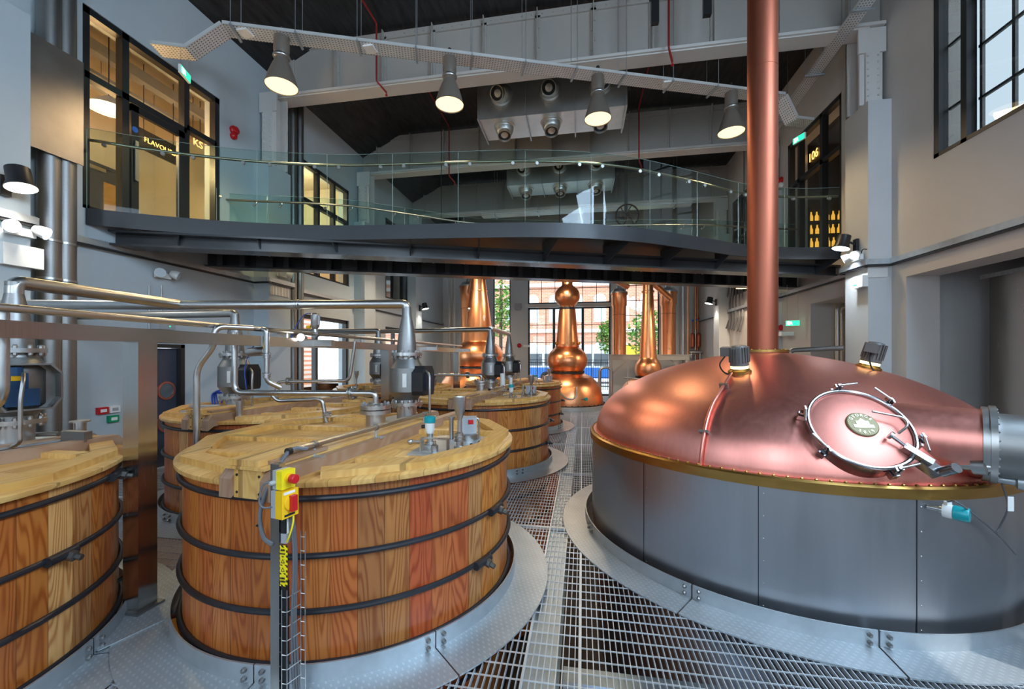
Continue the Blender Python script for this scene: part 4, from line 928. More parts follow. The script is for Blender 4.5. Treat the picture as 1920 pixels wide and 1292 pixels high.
# conduit above the cross beam of the near lid and of the middle one
def conduit(a, b, lab):
    t = thing('cable_conduit', lab, 'conduit', (0, 0, 0), 0, 'steel cable conduits above the lids'); a, b = Vector(a), Vector(b); d = (b - a).normalized()
    build(MB().axial(a, b, [(.021, 0), (.021, (b - a).length)], 20), 'tube', M['steel'], t); build(MB().axial(a - d * .012, b, [(.024, 0), (.024, .03)], 20), 'bush', M['black'], t)
    for s in (.12, .5, .95):
        c = a + (b - a) * s; q = build(MB().axial(c - d * .012, c + d, [(.028, 0), (.028, .024)], 16), 'clip', M['steel_dk'], t); build(MB().cyl(c, (c.x, c.y, 1.39), .009).box(c.x - .07, c.y - .03, 1.377, c.x + .07, c.y + .03, 1.389), 'clip_stand', M['galv'], q)
    return t
c0 = at_d(541, 862, 2.72); c1 = at_d(803, 777, 4.55)
conduit((c0.x, c0.y, 1.47), (c1.x, c1.y, 1.47), 'long steel cable conduit running over the near lid to the bulb valve')
conduit((-1.74, 7.6, 1.47), (-1.55, 9.3, 1.47), 'steel cable conduit over the middle washback of the right row')
CE = Vector((c0.x, c0.y, 1.47))
# control post
pb = Vector((*at_d(521, 900, 2.47).xy, .016))
t = POST = thing('control_post', 'slim steel post with ladder cable tray before the near washback', 'post', pb)
build(MB().box(-.029, -.025, 0, .029, .025, 1.44), 'upright', M['post'], t, smooth=False); build(MB().box(-.07, -.07, -.002, .07, .07, .006), 'foot', M['steel_dk'], t, smooth=False)
mb = MB()
for x, y in ((.05, -.03), (.085, -.03), (.13, .03), (.16, .03)): mb.cyl((x, y, .02), (x, y, 1.03 if y > 0 else .70), .003, seg=6)
z = .06
while z < 1.03:
    mb.cyl((.13, .03, z), (.16, .03, z), .003, seg=6)
    if z < .7: mb.tube([(.032, -.01, z), (.05, -.03, z), (.085, -.03, z), (.13, .03, z + .02)], .003, 6)
    z += .085
build(mb, 'wire_tray', M['steel'], t)
build(MB().box(.036, -.02, .02, .068, .012, .74), 'cable_guard', M['black'], t, smooth=False)
hz_ = build(MB().box(.034, -.026, .72, .082, -.021, .96), 'hazard_strip', M['hazard'], t, smooth=False)
build(MB().box(.040, -.030, .732, .076, -.0265, .790).box(.040, -.030, .800, .076, -.0265, .842).box(.040, -.030, .850, .076, -.0265, .892).box(.040, -.030, .9, .076, -.0265, .95), 'yellow_label', M['lemon'], hz_, smooth=False)
for zz in (.821, .871):
    mb = MB(); mb.m = Matrix.Translation((.058, -.0312, zz)) @ Matrix.Rotation(pi / 2, 4, 'X')
    mb.add([(-.014, -.012, 0), (.014, -.012, 0), (0, .014, 0), (-.008, -.008, 0), (.008, -.008, 0), (0, .007, 0)], [(0, 1, 4, 3), (1, 2, 5, 4), (2, 0, 3, 5)]); build(mb, 'warning_triangle', M['black'], hz_, smooth=False)
text('LIVE', .015, M['black'], 'lettering', hz_, (.058, -.0312, .770)); text('CABLE', .013, M['black'], 'lettering', hz_, (.058, -.0312, .752))
text('415V', .014, M['black'], 'lettering', hz_, (.058, -.0312, .936)); text('3 PHASE', .009, M['black'], 'lettering', hz_, (.058, -.0312, .915))
build(MB().box(.036, -.02, .97, .074, .02, 1.03), 'grey_gland_box', M['grey'], t, smooth=False); build(MB().box(.036, -.022, 1.03, .07, .016, 1.15), 'trunking', M['black'], t, smooth=False); build(MB().box(.076, -.02, 1.03, .08, .0, 1.12), 'cable_tag', M['white'], t, smooth=False)
build(MB().tube(crom([(.12, -.02, 1.15), (.125, -.03, 1.10), (.10, -.03, 1.02), (.075, -.02, .98)], 6), .005, 8), 'earth_wire', M['lemon'], t)
for k in range(3): build(MB().tube(crom([(.09, -.01 + .012 * k, 1.15), (.105, .0 + .012 * k, .9), (.10 + .004 * k, -.01 + .012 * k, .5), (.095 + .01 * k, 0 + .012 * k, .25), (.115 + .006 * k, .0 + .012 * k, .02)], 8), .007, 8), 'power_cable', M['cable'], t)
def tilt_box(name, z0, z1, body, mat_f, loc):
    pass
bx_ = thing('emergency_stop', 'yellow emergency stop box with red push button atop the slim post', 'switch', pb + Vector((.035, -.03, 1.31)), radians(-12))
b = build(MB().box(0, -.045, 0, .028, .045, .108), 'back_box', M['grey'], bx_, smooth=False); build(MB().box(.028, -.045, 0, .075, .045, .108), 'cover', M['lemon'], bx_, smooth=False)
g = build(MB().axial((.075, 0, .06), (.2, 0, .06), [(.03, 0), (.03, .006), (.018, .008), (.018, .02)], 20), 'collar', M['yellow'], bx_); build(MB().axial((.095, 0, .06), (.2, 0, .06), [(.022, 0), (.027, .005), (.027, .035), (.022, .04), (0, .042)], 24), 'push_button', M['red'], bx_)
build(MB().tube(crom([(.01, -.05, .05), (-.03, -.08, .03), (-.05, -.09, -.06), (-.03, -.08, -.1), (0.01, -.05, -.1)], 6), .006, 8), 'link_cable', M['cable'], bx_)
for z in (.04,): build(MB().axial((.014, -.045, z), (.014, -.2, z), [(.014, 0), (.014, .02), (.008, .03)], 12), 'cable_gland', M['grey'], bx_)
bx_ = thing('isolator_switch', 'yellow isolator box with red rotary handle below the emergency stop', 'switch', pb + Vector((.035, -.03, 1.145)), radians(-12))
build(MB().box(0, -.055, 0, .035, .055, .158), 'back_box', M['grey'], bx_, smooth=False); build(MB().box(.035, -.055, 0, .09, .055, .158), 'cover', M['yellow'], bx_, smooth=False)
build(MB().axial((.09, 0, .085), (.2, 0, .085), [(.045, 0), (.043, .012), (.03, .014)], 28), 'dial', M['yellow'], bx_); build(MB().box(.10, -.018, .04, .128, .018, .13), 'rotary_handle', M['red'], bx_, smooth=False)
build(MB().box(.09, -.045, .137, .0915, .03, .152), 'white_label', M['white'], bx_, smooth=False); build(MB().box(.09, -.04, .01, .0915, .03, .022), 'black_label', M['black'], bx_, smooth=False)
# hanging bundle of cables from the conduit to the post
t = thing('cable_bundle', 'thick grey cables looping from the conduit end down to the slim post', 'cable', (0, 0, 0))
pc = pb + Vector((0, 0, 0))
for k in range(4):
    o = Vector((.008 * (k % 2), .0, .008 * (k // 2) - .004)); A = CE + o
    pts = [A + Vector((.06, .1, 0)), A, at_d(505, 905, 2.55) + o, at_d(487, 960, 2.5) + o, at_d(492, 1005, 2.46) + o, Vector((pc.x - .02, pc.y - .03, .98)) + o]
    build(MB().tube(crom(pts, 8), .0085, 8), 'cable', M['cable'], t)
for u, v in ((520, 884), (507, 903), (489, 935), (486, 985)): p = at_d(u, v, 2.52); build(MB().sphere(p, .019, 1, 1, .35, 12, 6), 'cable_tie', M['black'], t)
t = thing('floor_bracket', 'short steel tube bracket bolted to the collar of the left-edge washback', 'bracket', Vector((*at_z(211, 1142, .02).xy, .016))); build(MB().box(-.04, -.04, 0, .04, .04, .01).box(-.025, -.02, .01, .02, .025, .22), 'tube', M['steel'], t, smooth=False); build(MB().bar((-.0, 0, .21), (.1, .16, .30), .03, .02), 'strap', M['black'], t, smooth=False)
M['orange'] = plain('orange_foam', (.85, .28, .02), .6)

# ------------------------------------------------------------------ footbridge
def zpts(lst, z): return [Vector((*at_z(u, v, z).xy, 0)) for u, v in lst]
FR = zpts([(150, 391), (270, 402), (400, 413), (520, 420), (640, 423), (770, 421), (900, 418.5), (1000, 417.5), (1100, 420), (1200, 428), (1300, 443), (1400, 459), (1490, 464), (1575, 463)], DK)
FR[0].x = max(FR[0].x, XL + .01); FR[-1].x = min(FR[-1].x, XR - .01)
BKz = DK + 1.13
BK = zpts([(330, 371), (413, 375), (640, 386), (770, 403), (895, 420), (1060, 424), (1240, 422.5), (1330, 423), (1400, 427), (1490, 431)], BKz); BK[0].x = max(BK[0].x, XL + .01); BK[-1].x = min(BK[-1].x, XR - .01)
FC, BC = crom(FR, 6), crom(BK, 6)
t = BR = thing('footbridge', 'curved dark steel footbridge with glass balustrades crossing the hall', 'bridge', (0, 0, 0))
mb = MB(); mb.prism([(p.x, p.y) for p in FC] + [(p.x, p.y) for p in BC[::-1]], DK - .10, DK - .02); build(mb, 'deck', M['dark'], t, smooth=False)
up = lambda P, z: [Vector((p.x, p.y, z)) for p in P]
build(MB().strip(up(FC, DK - .26), up(FC, DK), .03), 'front_fascia', M['dark'], t); build(MB().strip(up(BC, DK - .26), up(BC, DK), .03), 'rear_fascia', M['dark'], t)
def ibeam(P0, P1, z0, z1, fw, name, parent, mat):
    P0, P1 = Vector((*P0, 0)), Vector((*P1, 0)); d = (P1 - P0).normalized(); h = z1 - z0; mb = MB()
    for a, b, w, hh in ((z0, z0 + .035, fw, .035), (z1 - .035, z1, fw, .035), (z0 + .035, z1 - .035, .025, h - .07)):
        zc_ = (a + b) / 2; mb.bar(P0 + Vector((0, 0, zc_)), P1 + Vector((0, 0, zc_)), w, b - a)
    return build(mb, name, mat, parent, smooth=False)
gy = lambda P, x: P[0][1] + (P[1][1] - P[0][1]) * (x - P[0][0]) / (P[1][0] - P[0][0])
M['girder_dk'] = plain('dark_girder_paint', (.042, .044, .048), .25, .0, .15, 6)
GA = ((XL + .02, 5.72), (XR - .02, 10.75)); GB = ((XL + .02, 7.45), (XR - .02, 12.5))
ga = ibeam(*GA, 3.94, 4.195, .36, 'front_girder', t, M['girder_dk']); gb = ibeam(*GB, 3.96, 4.34, .34, 'rear_girder', t, M['girder_dk'])
nrm = Vector((-(GA[1][1] - GA[0][1]), GA[1][0] - GA[0][0], 0)).normalized()
for k in range(11):
    x = XL + .9 + k * 1.22; y = gy(GA, x)
    # cantilever rib from girder to the curved edge
    fp = min(FC, key=lambda p: abs((p - Vector((x, y, 0))).dot(Vector((nrm.y, -nrm.x, 0))))); a = Vector((x, y, 0)) - nrm * .02
    mb = MB(); q = [a + Vector((0, 0, 3.98)), a + Vector((0, 0, 4.355)), fp + Vector((0, 0, 4.355)), fp + Vector((0, 0, 4.21))]; tt = Vector((nrm.y, -nrm.x, 0)) * .008
    mb.add([p - tt for p in q] + [p + tt for p in q], [(0, 1, 2, 3), (7, 6, 5, 4), (0, 4, 5, 1), (1, 5, 6, 2), (2, 6, 7, 3), (3, 7, 4, 0)]); build(mb, 'cantilever_rib', M['dark'], t, smooth=False)
for k in range(34):
    x = XL + .3 + k * .4; y = gy(GB, x); c = Vector((x, y, 4.15)) - nrm * .09
    if x > XR - .2: break
    dd = Vector((nrm.y, -nrm.x, 0)); w = .16 if k % 4 == 2 else .05
    mb = MB(); mb.bar(c - dd * w, c + dd * w, .16, .30); rb = build(mb, 'web_stiffener', M['dark'], t, smooth=False)
    if k % 4 == 2:
        for s_ in (-.1, .1): o = bolt(rb, c + dd * s_ - nrm * .08 + Vector((0, 0, .08)), .018, .02, M['steel']); o.rotation_euler = (-nrm).to_track_quat('Z', 'Y').to_euler()
def arc_len(P): 
    L = [0]
    for a, b in zip(P, P[1:]): L.append(L[-1] + (b - a).length)
    return L
def along(P, L, s):
    for i in range(len(L) - 1):
        if L[i + 1] >= s: f = (s - L[i]) / max(1e-6, L[i + 1] - L[i]); return P[i].lerp(P[i + 1], f)
    return P[-1].copy()
def balustrade(P, n, back):
    L = arc_len(P); tot = L[-1]; sgn = -1 if back else 1
    ins = [p.copy() for p in P]
    for k in range(n):
        s0, s1 = tot * k / n + .008, tot * (k + 1) / n - .008
        Q_ = [along(P, L, s0 + (s1 - s0) * j / 8) for j in range(9)]
        g = build(MB().strip(up(Q_, DK - .02), up(Q_, DK + 1.28), .018), 'glass_panel', M['glass'], t)
        build(MB().strip(up(Q_, DK + 1.28), up(Q_, DK + 1.284), .010), 'glass_edge', M['edge'], g)
        e0 = Q_[0]; build(MB().cbox((e0.x, e0.y, DK + .63), (.006, .006, 1.28)), 'glass_edge', M['edge'], g, smooth=False)
    off = []
    for i, p in enumerate(P):
        d = P[min(i + 1, len(P) - 1)] - P[max(i - 1, 0)]; d.normalize(); off.append(p + Vector((-d.y, d.x, 0)) * .07 * sgn)
    build(MB().tube(up(off, DK + 1.12), .024, 12), 'handrail', M['rail'], t)
    for k in range(n):
        for f in (.18, .82):
            s_ = tot * (k + f) / n; a = along(P, L, s_); b = along(off, arc_len(off), arc_len(off)[-1] * (k + f) / n)
            mb = MB(); mb.tube(bend([(a.x, a.y, DK + 1.05), (b.x, b.y, DK + 1.05), (b.x, b.y, DK + 1.11)], .03, 4), .009, 8); d = (b - a).normalized(); mb.axial(Vector((a.x, a.y, DK + 1.05)) - d * .015, Vector((b.x, b.y, DK + 1.05)), [(.03, 0), (.03, .035)], 14); build(mb, 'rail_bracket', M['steel'], t)
balustrade(FC, 12, False); balustrade(BC, 10, True)

# ------------------------------------------------------------------ cable tray overhead, pendants
def tray(pts, w, lab, hang=True, group=None, lips=.06):
    t = thing('cable_tray', lab, 'cable tray', (0, 0, 0), 0, group)
    for a, b in zip(pts, pts[1:]):
        a, b = Vector(a), Vector(b); d = (b - a); Ln = d.length; x = d.normalized(); y = Vector((0, 0, 1)).cross(x).normalized(); z = x.cross(y)
        mb = MB(); mb.box(0, -w / 2, 0, Ln, w / 2, .004); mb.box(0, -w / 2, 0, Ln, -w / 2 + .004, lips); mb.box(0, w / 2 - .004, 0, Ln, w / 2, lips)
        o = build(mb, 'tray_section', M['perf'], t, smooth=False)
        o.matrix_local = Matrix(((x.x, y.x, z.x, a.x), (x.y, y.y, z.y, a.y), (x.z, y.z, z.z, a.z), (0, 0, 0, 1)))
    return t
TA, TBp = at_z(425, 58, 8.0), at_z(1462, 186, 8.0); td = (TBp - TA).normalized(); tn = Vector((-td.y, td.x, 0))
TRY = tray([TA - td * 1.12 + Vector((0, 0, -.50)), TA - td * .58 + Vector((0, 0, -.50)), TA, TBp, TBp + td * .30 + Vector((0, 0, -.5)), TBp + td * .75 + Vector((0, 0, -.5))], .34, 'long perforated metal cable tray hung across the hall above the footbridge')
Lt = (TBp - TA).length; k = 0; s = .15
while s < Lt:
    c = TA + td * s; mb = MB()
    mb.bar(c - tn * .21 - Vector((0, 0, .02)), c + tn * .21 - Vector((0, 0, .02)), .04, .03)
    for sg in (-1, 1): p = c + tn * .2 * sg; mb.cyl(p - Vector((0, 0, .05)), (p.x, p.y, 10.0 if p.x > -6.2 else 9.15 + (p.x - XL + .2) * .85 / 1.8), .006, seg=8)
    build(mb, 'hanger', M['galv'], TRY); s += 1.07
for u, v in ((460, 62), (694, 92), (1252, 158)):
    p = at_z(u, v, 7.985); build(MB().cbox((p.x, p.y, p.z), (.2, .2, .03)), 'white_access_point', M['white'], TRY, smooth=False)
def pendant(u, v_disc, lab, first=[None]):
    s_ = None
    r0 = ray(u, v_disc); num = (TA - Vector((0, 0, H))); cr = r0.x * td.y - r0.y * td.x; tt = (TA.x * td.y - TA.y * td.x) / cr; loc = r0 * tt
    z = H + r0.z * tt
    if first[0] is None:
        t = thing('pendant_lamp', lab, 'lamp', (loc.x, loc.y, z), 0, 'industrial pendant lamps below the cable tray'); first[0] = t; t.scale = (1.13,) * 3
        build(MB().lathe([(.245, 0), (.25, 0), (.24, .04), (.20, .18), (.15, .32), (.115, .40), (.10, .44), (.09, .44), (.19, .18), (.235, .02)], 48, cap=False), 'shade', M['bronze'], t)
        build(MB().lathe([(.24, .015), (.12, .006), (.01, .004)], 40), 'glowing_disc', M['lampglow'], t)
        build(MB().lathe([(.09, .44), (.12, .47), (.125, .50), (.105, .52), (.11, .54), (.12, .60), (.115, .80), (.10, .84), (.03, .85)], 32), 'gear_housing', M['bronze'], t)
        build(MB().lathe([(.125, .47), (.13, .48), (.13, .50), (.125, .51)], 32), 'ring', M['steel'], t)
        mb = MB(); mb.tube([(cos(a) * .03, 0, .88 + sin(a) * .04) for a in [2 * pi * j / 16 for j in range(16)]], .008, 8, True); mb.cyl((0, 0, .9), (0, 0, (8.0 - z) / 1.13), .008); mb.sphere((0, 0, .97), .035); build(mb, 'suspension', M['black'], t)
    else: t = dup(first[0], (loc.x, loc.y, z), lab)
    return loc, z
for u, v, lab in ((528, 163, 'leftmost of the four glowing pendant lamps below the cable tray'), (843, 197, 'second glowing pendant lamp from left, before the ball-nozzle duct'), (1121, 224, 'third glowing pendant lamp from left, at the right end of the ball-nozzle duct'), (1371, 249, 'rightmost glowing pendant lamp beside the copper chimney')):
    loc, z = pendant(u, v, lab); lamp('pendant_light', 'SPOT', (loc.x, loc.y, z - .03), 260, (1.0, .72, .40), .2, aim=(loc.x, loc.y, 0), spot=2.6, blend=.5)
for x, y, z, lab in ((-4.6, 13.0, 5.6, 'added pendant lamp above the left row of washbacks, hidden behind the footbridge'), (-.8, 14.6, 5.7, 'added pendant lamp over the aisle, hidden behind the footbridge'), (3.3, 13.6, 5.2, 'far pendant lamp glowing just below the footbridge beside the chimney')):  # first two are added, unseen behind the bridge, to brighten the far hall
    if x == 3.3: q_ = at_d(1395, 540, 13.5); x, y, z = q_
    t = thing('hanging_lamp', lab, 'lamp', (x, y, z), 0, 'warm hanging lamps over the far hall')
    build(MB().lathe([(.24, 0), (.25, 0), (.20, .12), (.08, .2), (.03, .24)], 40, cap=False), 'shade', M['bronze'], t); build(MB().lathe([(.235, .012), (.01, .004)], 36), 'glowing_disc', M['lampglow'], t); build(MB().cyl((0, 0, .23), (0, 0, 9.98 - z), .012), 'cord', M['black'], t)
    lamp('hanging_lamp_light', 'SPOT', (x, y, z - .03), 420, (1.0, .80, .58), .22, aim=(x, y + .6, 0), spot=2.9, blend=.4)
# tray along the right wall near the ceiling, trays along both walls
t = tray([(XR - .74, 6.0, 8.75), (XR - .74, 12.6, 8.2)], .25, 'perforated cable tray sloping along the upper right wall'); 
for y in (7.2, 8.6, 10.2, 11.8):
    z = 8.75 - (y - 6) * .55 / 6.6
    build(MB().bar((XR - .94, y, z - .02), (XR - .54, y, z - .02), .05, .03).cyl((XR - .92, y, z - .03), (XR - .92, y, 10.0), .006).cyl((XR - .56, y, z - .03), (XR - .56, y, 10.0), .006), 'hanger', M['galv'], t)
def wall_tray(lab, pts, side):
    t = thing('wall_trunking', lab, 'cable tray', (0, 0, 0), 0, 'galvanised trunking along the side walls')
    for a, b in zip(pts, pts[1:]):
        a, b = Vector(a), Vector(b); build(MB().bar(a, b, .06, .10), 'trunking', M['galv'], t, smooth=False); build(MB().bar(a - Vector((0, 0, .075)), b - Vector((0, 0, .075)), .03, .03), 'black_cable', M['black'], t, smooth=False)
    return t
zt = 3.93
wall_tray('galvanised cable trunking along the left wall below the footbridge', [(XL + .5, 2.3, zt), (XL + .5, 4.40, zt), (XL + .07, 4.45, zt), (XL + .07, 8.62, zt), (XL + .46, 8.62, zt), (XL + .46, 9.5, zt), (XL + .07, 9.55, zt), (XL + .07, 13.02, zt), (XL + .46, 13.02, zt), (XL + .46, 13.9, zt), (XL + .07, 13.95, zt), (XL + .07, 22.2, zt)], -1)
wall_tray('galvanised cable trunking along the right wall by the silo bay', [(XR - .07, 2.0, zt - .02), (XR - .07, 8.92, zt - .02), (XR - .46, 8.92, zt - .02), (XR - .46, 9.75, zt - .02), (XR - .07, 9.8, zt - .02), (XR - .07, 13.3, zt - .02), (XR - .46, 13.3, zt - .02), (XR - .46, 14.2, zt - .02), (XR - .07, 14.25, zt - .02), (XR - .07, 22.2, zt - .02)], 1)
# perforated plates below the trunking on the piers
def mounting_plate(loc, s, lab):
    t = thing('mounting_plate', lab, 'plate', loc, 0, 'perforated mounting plates on the piers'); build(MB().cbox((0, 0, 0), s), 'plate', M['perf'], t, smooth=False); return t
mounting_plate((XR - .25, 8.985, 3.75), (.34, .02, .26), 'perforated plate below the trunking on the near right pier')
mounting_plate((XL + .415, 9.05, 3.70), (.02, .62, .22), 'perforated plate below the trunking on the near left pier')
# ------------------------------------------------------------------ air ducts with ball nozzles between the girders
def duct(x0, x1, y0, y1, z0, lab):
    t = thing('air_duct', lab, 'duct', ((x0 + x1) / 2, y0, z0), 0, 'zinc air ducts with ball nozzles'); w = (x1 - x0) / 2
    build(MB().box(-w, 0, 0, w, y1 - y0, 9.99 - z0), 'box', M['duct'], t, smooth=False)
    for k in (-1, 0, 1):
        build(MB().box(k * w * .66 - .012, -.012, 0, k * w * .66 + .012, .0, 9.99 - z0), 'seam', M['duct'], t, smooth=False)
    for i in range(3):
        x = (-w * .66, 0, w * .66)[i]
        for face in ('front', 'bottom'):
            d = Vector((-.25 + .2 * i, -.8, -.45)).normalized() if face == 'front' else Vector((.05, -.35, -.95)).normalized()
            c = Vector((x, 0, .62)) if face == 'front' else Vector((x, .45, 0))
            mb = MB(); base = Vector((0, -1, 0)) if face == 'front' else Vector((0, 0, -1))
            mb.axial(c - base * .02, c + base, [(.30, 0), (.30, .035), (.26, .05), (.255, .07)], 32); nzl = build(mb, 'ball_nozzle', M['duct'], t)
            o = c + base * .06; build(MB().sphere(o, .25, seg=28, rings=16), 'ball', M['duct'], nzl)
            e = o + d * .17; build(MB().axial(e, e + d, [(.185, 0), (.19, .11), (.178, .11), (.16, .02)], 28), 'throat', M['duct'], nzl); build(MB().axial(e + d * .055, e + d, [(.17, 0), (.17, .004)], 24), 'throat_hole', M['black'], nzl)
    for i in range(4):
        x = -w * .98 + i * w * .653; build(MB().bar((x, -.12, -.04), (x, y1 - y0 + .12, -.04), .035, .04).cyl((x, -.1, -.05), (x, -.1, 9.99 - z0), .007, seg=8), 'support_rail', M['galv'], t, smooth=False)
duct(-2.83, 1.14, 10.9, 12.0, 8.55, 'nearer zinc air duct with round ball nozzles under the ceiling')
duct(-2.83, 1.16, 15.3, 16.4, 8.55, 'farther zinc air duct with ball nozzles seen through the bridge glass')
# ------------------------------------------------------------------ copper stills at the far end
def still_parts(t, prof_pot, prof_neck, skirt):
    build(MB().lathe([(skirt, .0), (skirt, .14), (skirt - .06, .16)], 72), 'plinth', M['galv'], t)
    build(MB().lathe(prof_pot, 72, cap=False), 'pot', M['copper2'], t, ang=60)
    build(MB().lathe(prof_neck, 56, cap=False), 'neck', M['copper2'], t, ang=60)
def cr(lst, n=5): return [(max(p.x, .001), p.y) for p in crom([(a, b, 0) for a, b in lst], n)]
def band(t, r, z, h=.05, n=0, mat='hoop'):
    b = build(MB().lathe([(r - .03, z), (r, z), (r, z + h), (r - .03, z + h)], 48, cap=False), 'bolted_ring', M[mat], t)
    for k in range(n): a = 2 * pi * k / n; bolt(b, (cos(a) * (r - .012), sin(a) * (r - .012), z + h), .018, .03, M['hoop'])
t = thing('pot_still', 'central copper pot still with two bulbs before the big glazed door', 'still', (*STILLS[0], 0), 0)
sc = .0222 * 1.0
still_parts(t, cr([(1.46, .16), (1.45, .34), (1.40, .62), (1.27, .95), (1.02, 1.22), (.76, 1.36), (.64, 1.42)]),
            cr([(.63, 1.42), (.66, 1.50), (.80, 1.75), (.82, 1.98), (.74, 2.22), (.56, 2.42), (.48, 2.48), (.48, 2.60), (.46, 2.62), (.40, 3.30), (.355, 3.88), (.345, 4.02)], 4), 1.60)
build(MB().lathe(cr([(.29, 4.10), (.32, 4.2), (.47, 4.38), (.52, 4.58), (.47, 4.80), (.30, 4.98), (.23, 5.04), (.22, 5.2), (.20, 6.2)]), 48, cap=False), 'upper_bulb', M['copper2'], t, ang=60)
band(t, 1.53, .14, .05, 40); band(t, .70, 1.40, .05, 20); band(t, .33, 4.02, .10, 10); band(t, .50, 2.50, .03, 0, 'copper2')
for a in (radians(215), radians(-20), radians(-60)): build(MB().axial((cos(a) * .45, sin(a) * .45, 2.62), (cos(a) * .7, sin(a) * .7, 2.64), [(.05, 0), (.06, .05), (.06, .10), (.03, .12)], 16), 'sight_port', M['brass'], t)
build(MB().tube(bend([(.18, 0, 6.1), (.5, .12, 6.0), (2.55, .9, 5.05)], .2), .115, 20), 'lyne_arm', M['copper2'], t)
build(MB().tube(crom([(-.35, -1.32, .95), (-.25, -1.55, .75), (.05, -1.55, .5), (.35, -1.5, .55), (.4, -1.38, .95)], 6), .03, 10), 'handle_pipe', M['steel'], t)
q = build(MB().axial((.55, -1.25, .45), (.75, -1.6, .5), [(.03, 0), (.03, .3)], 12), 'level_transmitter', M['steel'], t); build(MB().axial((.72, -1.55, .49), (.9, -1.85, .53), [(.06, 0), (.06, .1)], 16), 'transmitter_cap', M['teal'], q)
t = thing('pot_still', 'tall bright copper still at left of the first narrow end window', 'still', (*STILLS[1], 0), 0)
still_parts(t, cr([(1.62, .16), (1.60, .5), (1.50, .95), (1.25, 1.35), (.95, 1.58), (.80, 1.66)]), cr([(.78, 1.66), (.86, 1.78), (.96, 2.0), (.95, 2.25), (.8, 2.5), (.62, 2.62), (.56, 2.72), (.50, 3.3), (.42, 4.0), (.33, 4.6), (.30, 4.86), (.27, 5.2), (.24, 5.9)], 4), 1.68)
band(t, 1.66, .14, .05, 36); band(t, .84, 1.64, .06, 18); band(t, .345, 4.62, .05, 10, 'copper2')
build(MB().sphere((.30, -.36, 3.55), .07, .6, .4, 1.8), 'sight_glass', M['white'], t); build(MB().axial((-.25, -.30, 3.9), (-.5, -.5, 3.95), [(.07, 0), (.09, .06), (.05, .12)], 16), 'pressure_gauge', M['steel'], t)
_c = at_d(879, 600, 18.7); build(MB().tube(bend([(0, 0, 5.8), (-.1, .1, 5.6), ((_c.x - STILLS[1][0]) * .8, (_c.y - STILLS[1][1]) * .8, 4.95)], .1), .15, 18), 'lyne_arm', M['copper2'], t)
t = thing('pot_still', 'slender copper still half hidden behind the mash tun dome', 'still', (*STILLS[2], 0), 0)
still_parts(t, cr([(1.15, .16), (1.12, .5), (1.0, .85), (.75, 1.1), (.46, 1.22)]), cr([(.42, 1.24), (.50, 1.42), (.52, 1.6), (.49, 1.78), (.37, 1.97), (.34, 2.1), (.31, 2.7), (.26, 3.6), (.225, 4.4), (.21, 4.85), (.20, 5.5)], 4), 1.26)
band(t, .50, 1.2, .05, 14); band(t, .25, 4.72, .04, 12, 'copper2'); band(t, 1.2, .14, .05, 30)
build(MB().tube(bend([(.05, 0, 5.5), (.12, .05, 5.2), (1.02, .7, 4.55)], .1), .12, 18), 'lyne_arm', M['copper2'], t)
build(MB().cyl((-.9, -.9, .8), (-.9, -.9, 1.7), .012).cyl((-1.05, -.9, 1.25), (-.5, -.8, 1.2), .03), 'valve_wheel', M['steel'], t)
def condenser(x, y, z0, z1, r, lab):
    t = thing('condenser', lab, 'condenser', (x, y, z0), 0, 'tall copper condensers'); h = z1 - z0
    build(MB().lathe([(r, 0), (r, h - .62), (r + .045, h - .55), (r + .045, h)], 40), 'shell', M['copper2'], t)
    build(MB().lathe([(r + .08, h), (r + .08, h + .06), (r + .02, h + .08), (r - .05, h + .2), (.12, h + .23), (.1, h + .35), (.01, h + .36)], 36), 'end_cap', M['galv'], t); 
    b = build(MB().lathe([(r + .08, h - .06), (r + .085, h - .06), (r + .085, h), (r + .08, h)], 36, cap=False), 'bolted_ring', M['copper2'], t)
    build(MB().box(-.05, -r - .012, .22, .05, -r + .02, .32), 'maker_plate', M['brass'], t, smooth=False); build(MB().lathe([(r + .006, h - 1.0), (r + .006, h - .98)], 40), 'seam_ring', M['copperpipe'], t)
    return t
cp = at_d(1161, 600, 19.0); c1 = (cp.x, cp.y); cp = at_d(1253, 600, 19.0); c2 = (cp.x, cp.y); cp = at_d(879, 600, 18.7); c0_ = (cp.x, cp.y)
condenser(c1[0], c1[1], 2.18, 5.0, .30, 'copper condenser right of the central still on a steel stand'); condenser(c2[0], c2[1], 2.18, 5.05, .32, 'copper condenser farthest right, behind the slender still'); condenser(c0_[0], c0_[1], 1.2, 5.25, .35, 'copper condenser behind the tall bright still at left')
t = thing('condenser_stand', 'grey steel stand under the two right condensers', 'stand', (0, 0, 0)); a, b = Vector((c1[0] - .45, c1[1] - .1, 0)), Vector((c2[0] + .9, c2[1] + .35, 0))
build(MB().bar(a + Vector((0, -.35, 2.05)), b + Vector((0, -.35, 2.05)), .1, .24).bar(a + Vector((0, .4, 2.05)), b + Vector((0, .4, 2.05)), .1, .24).bar(a + Vector((0, .0, 2.16)), b + Vector((0, .0, 2.16)), .85, .04), 'platform', M['beam'], t, smooth=False)
for p in (a + Vector((.06, -.35, 0)), a + Vector((.06, .4, 0)), b + Vector((-.1, -.35, 0)), b + Vector((-.1, .4, 0))): build(MB().box(p.x - .06, p.y - .06, .01, p.x + .06, p.y + .06, 1.93), 'leg', M['beam'], t, smooth=False)
for p, s in ((a + Vector((.1, -.35, 0)), 1), (b + Vector((-.1, -.35, 0)), -1)): build(MB().bar(p + Vector((0, 0, 1.3)), p + Vector((.7 * s, 0, 1.95)), .06, .06), 'brace', M['beam'], t, smooth=False)
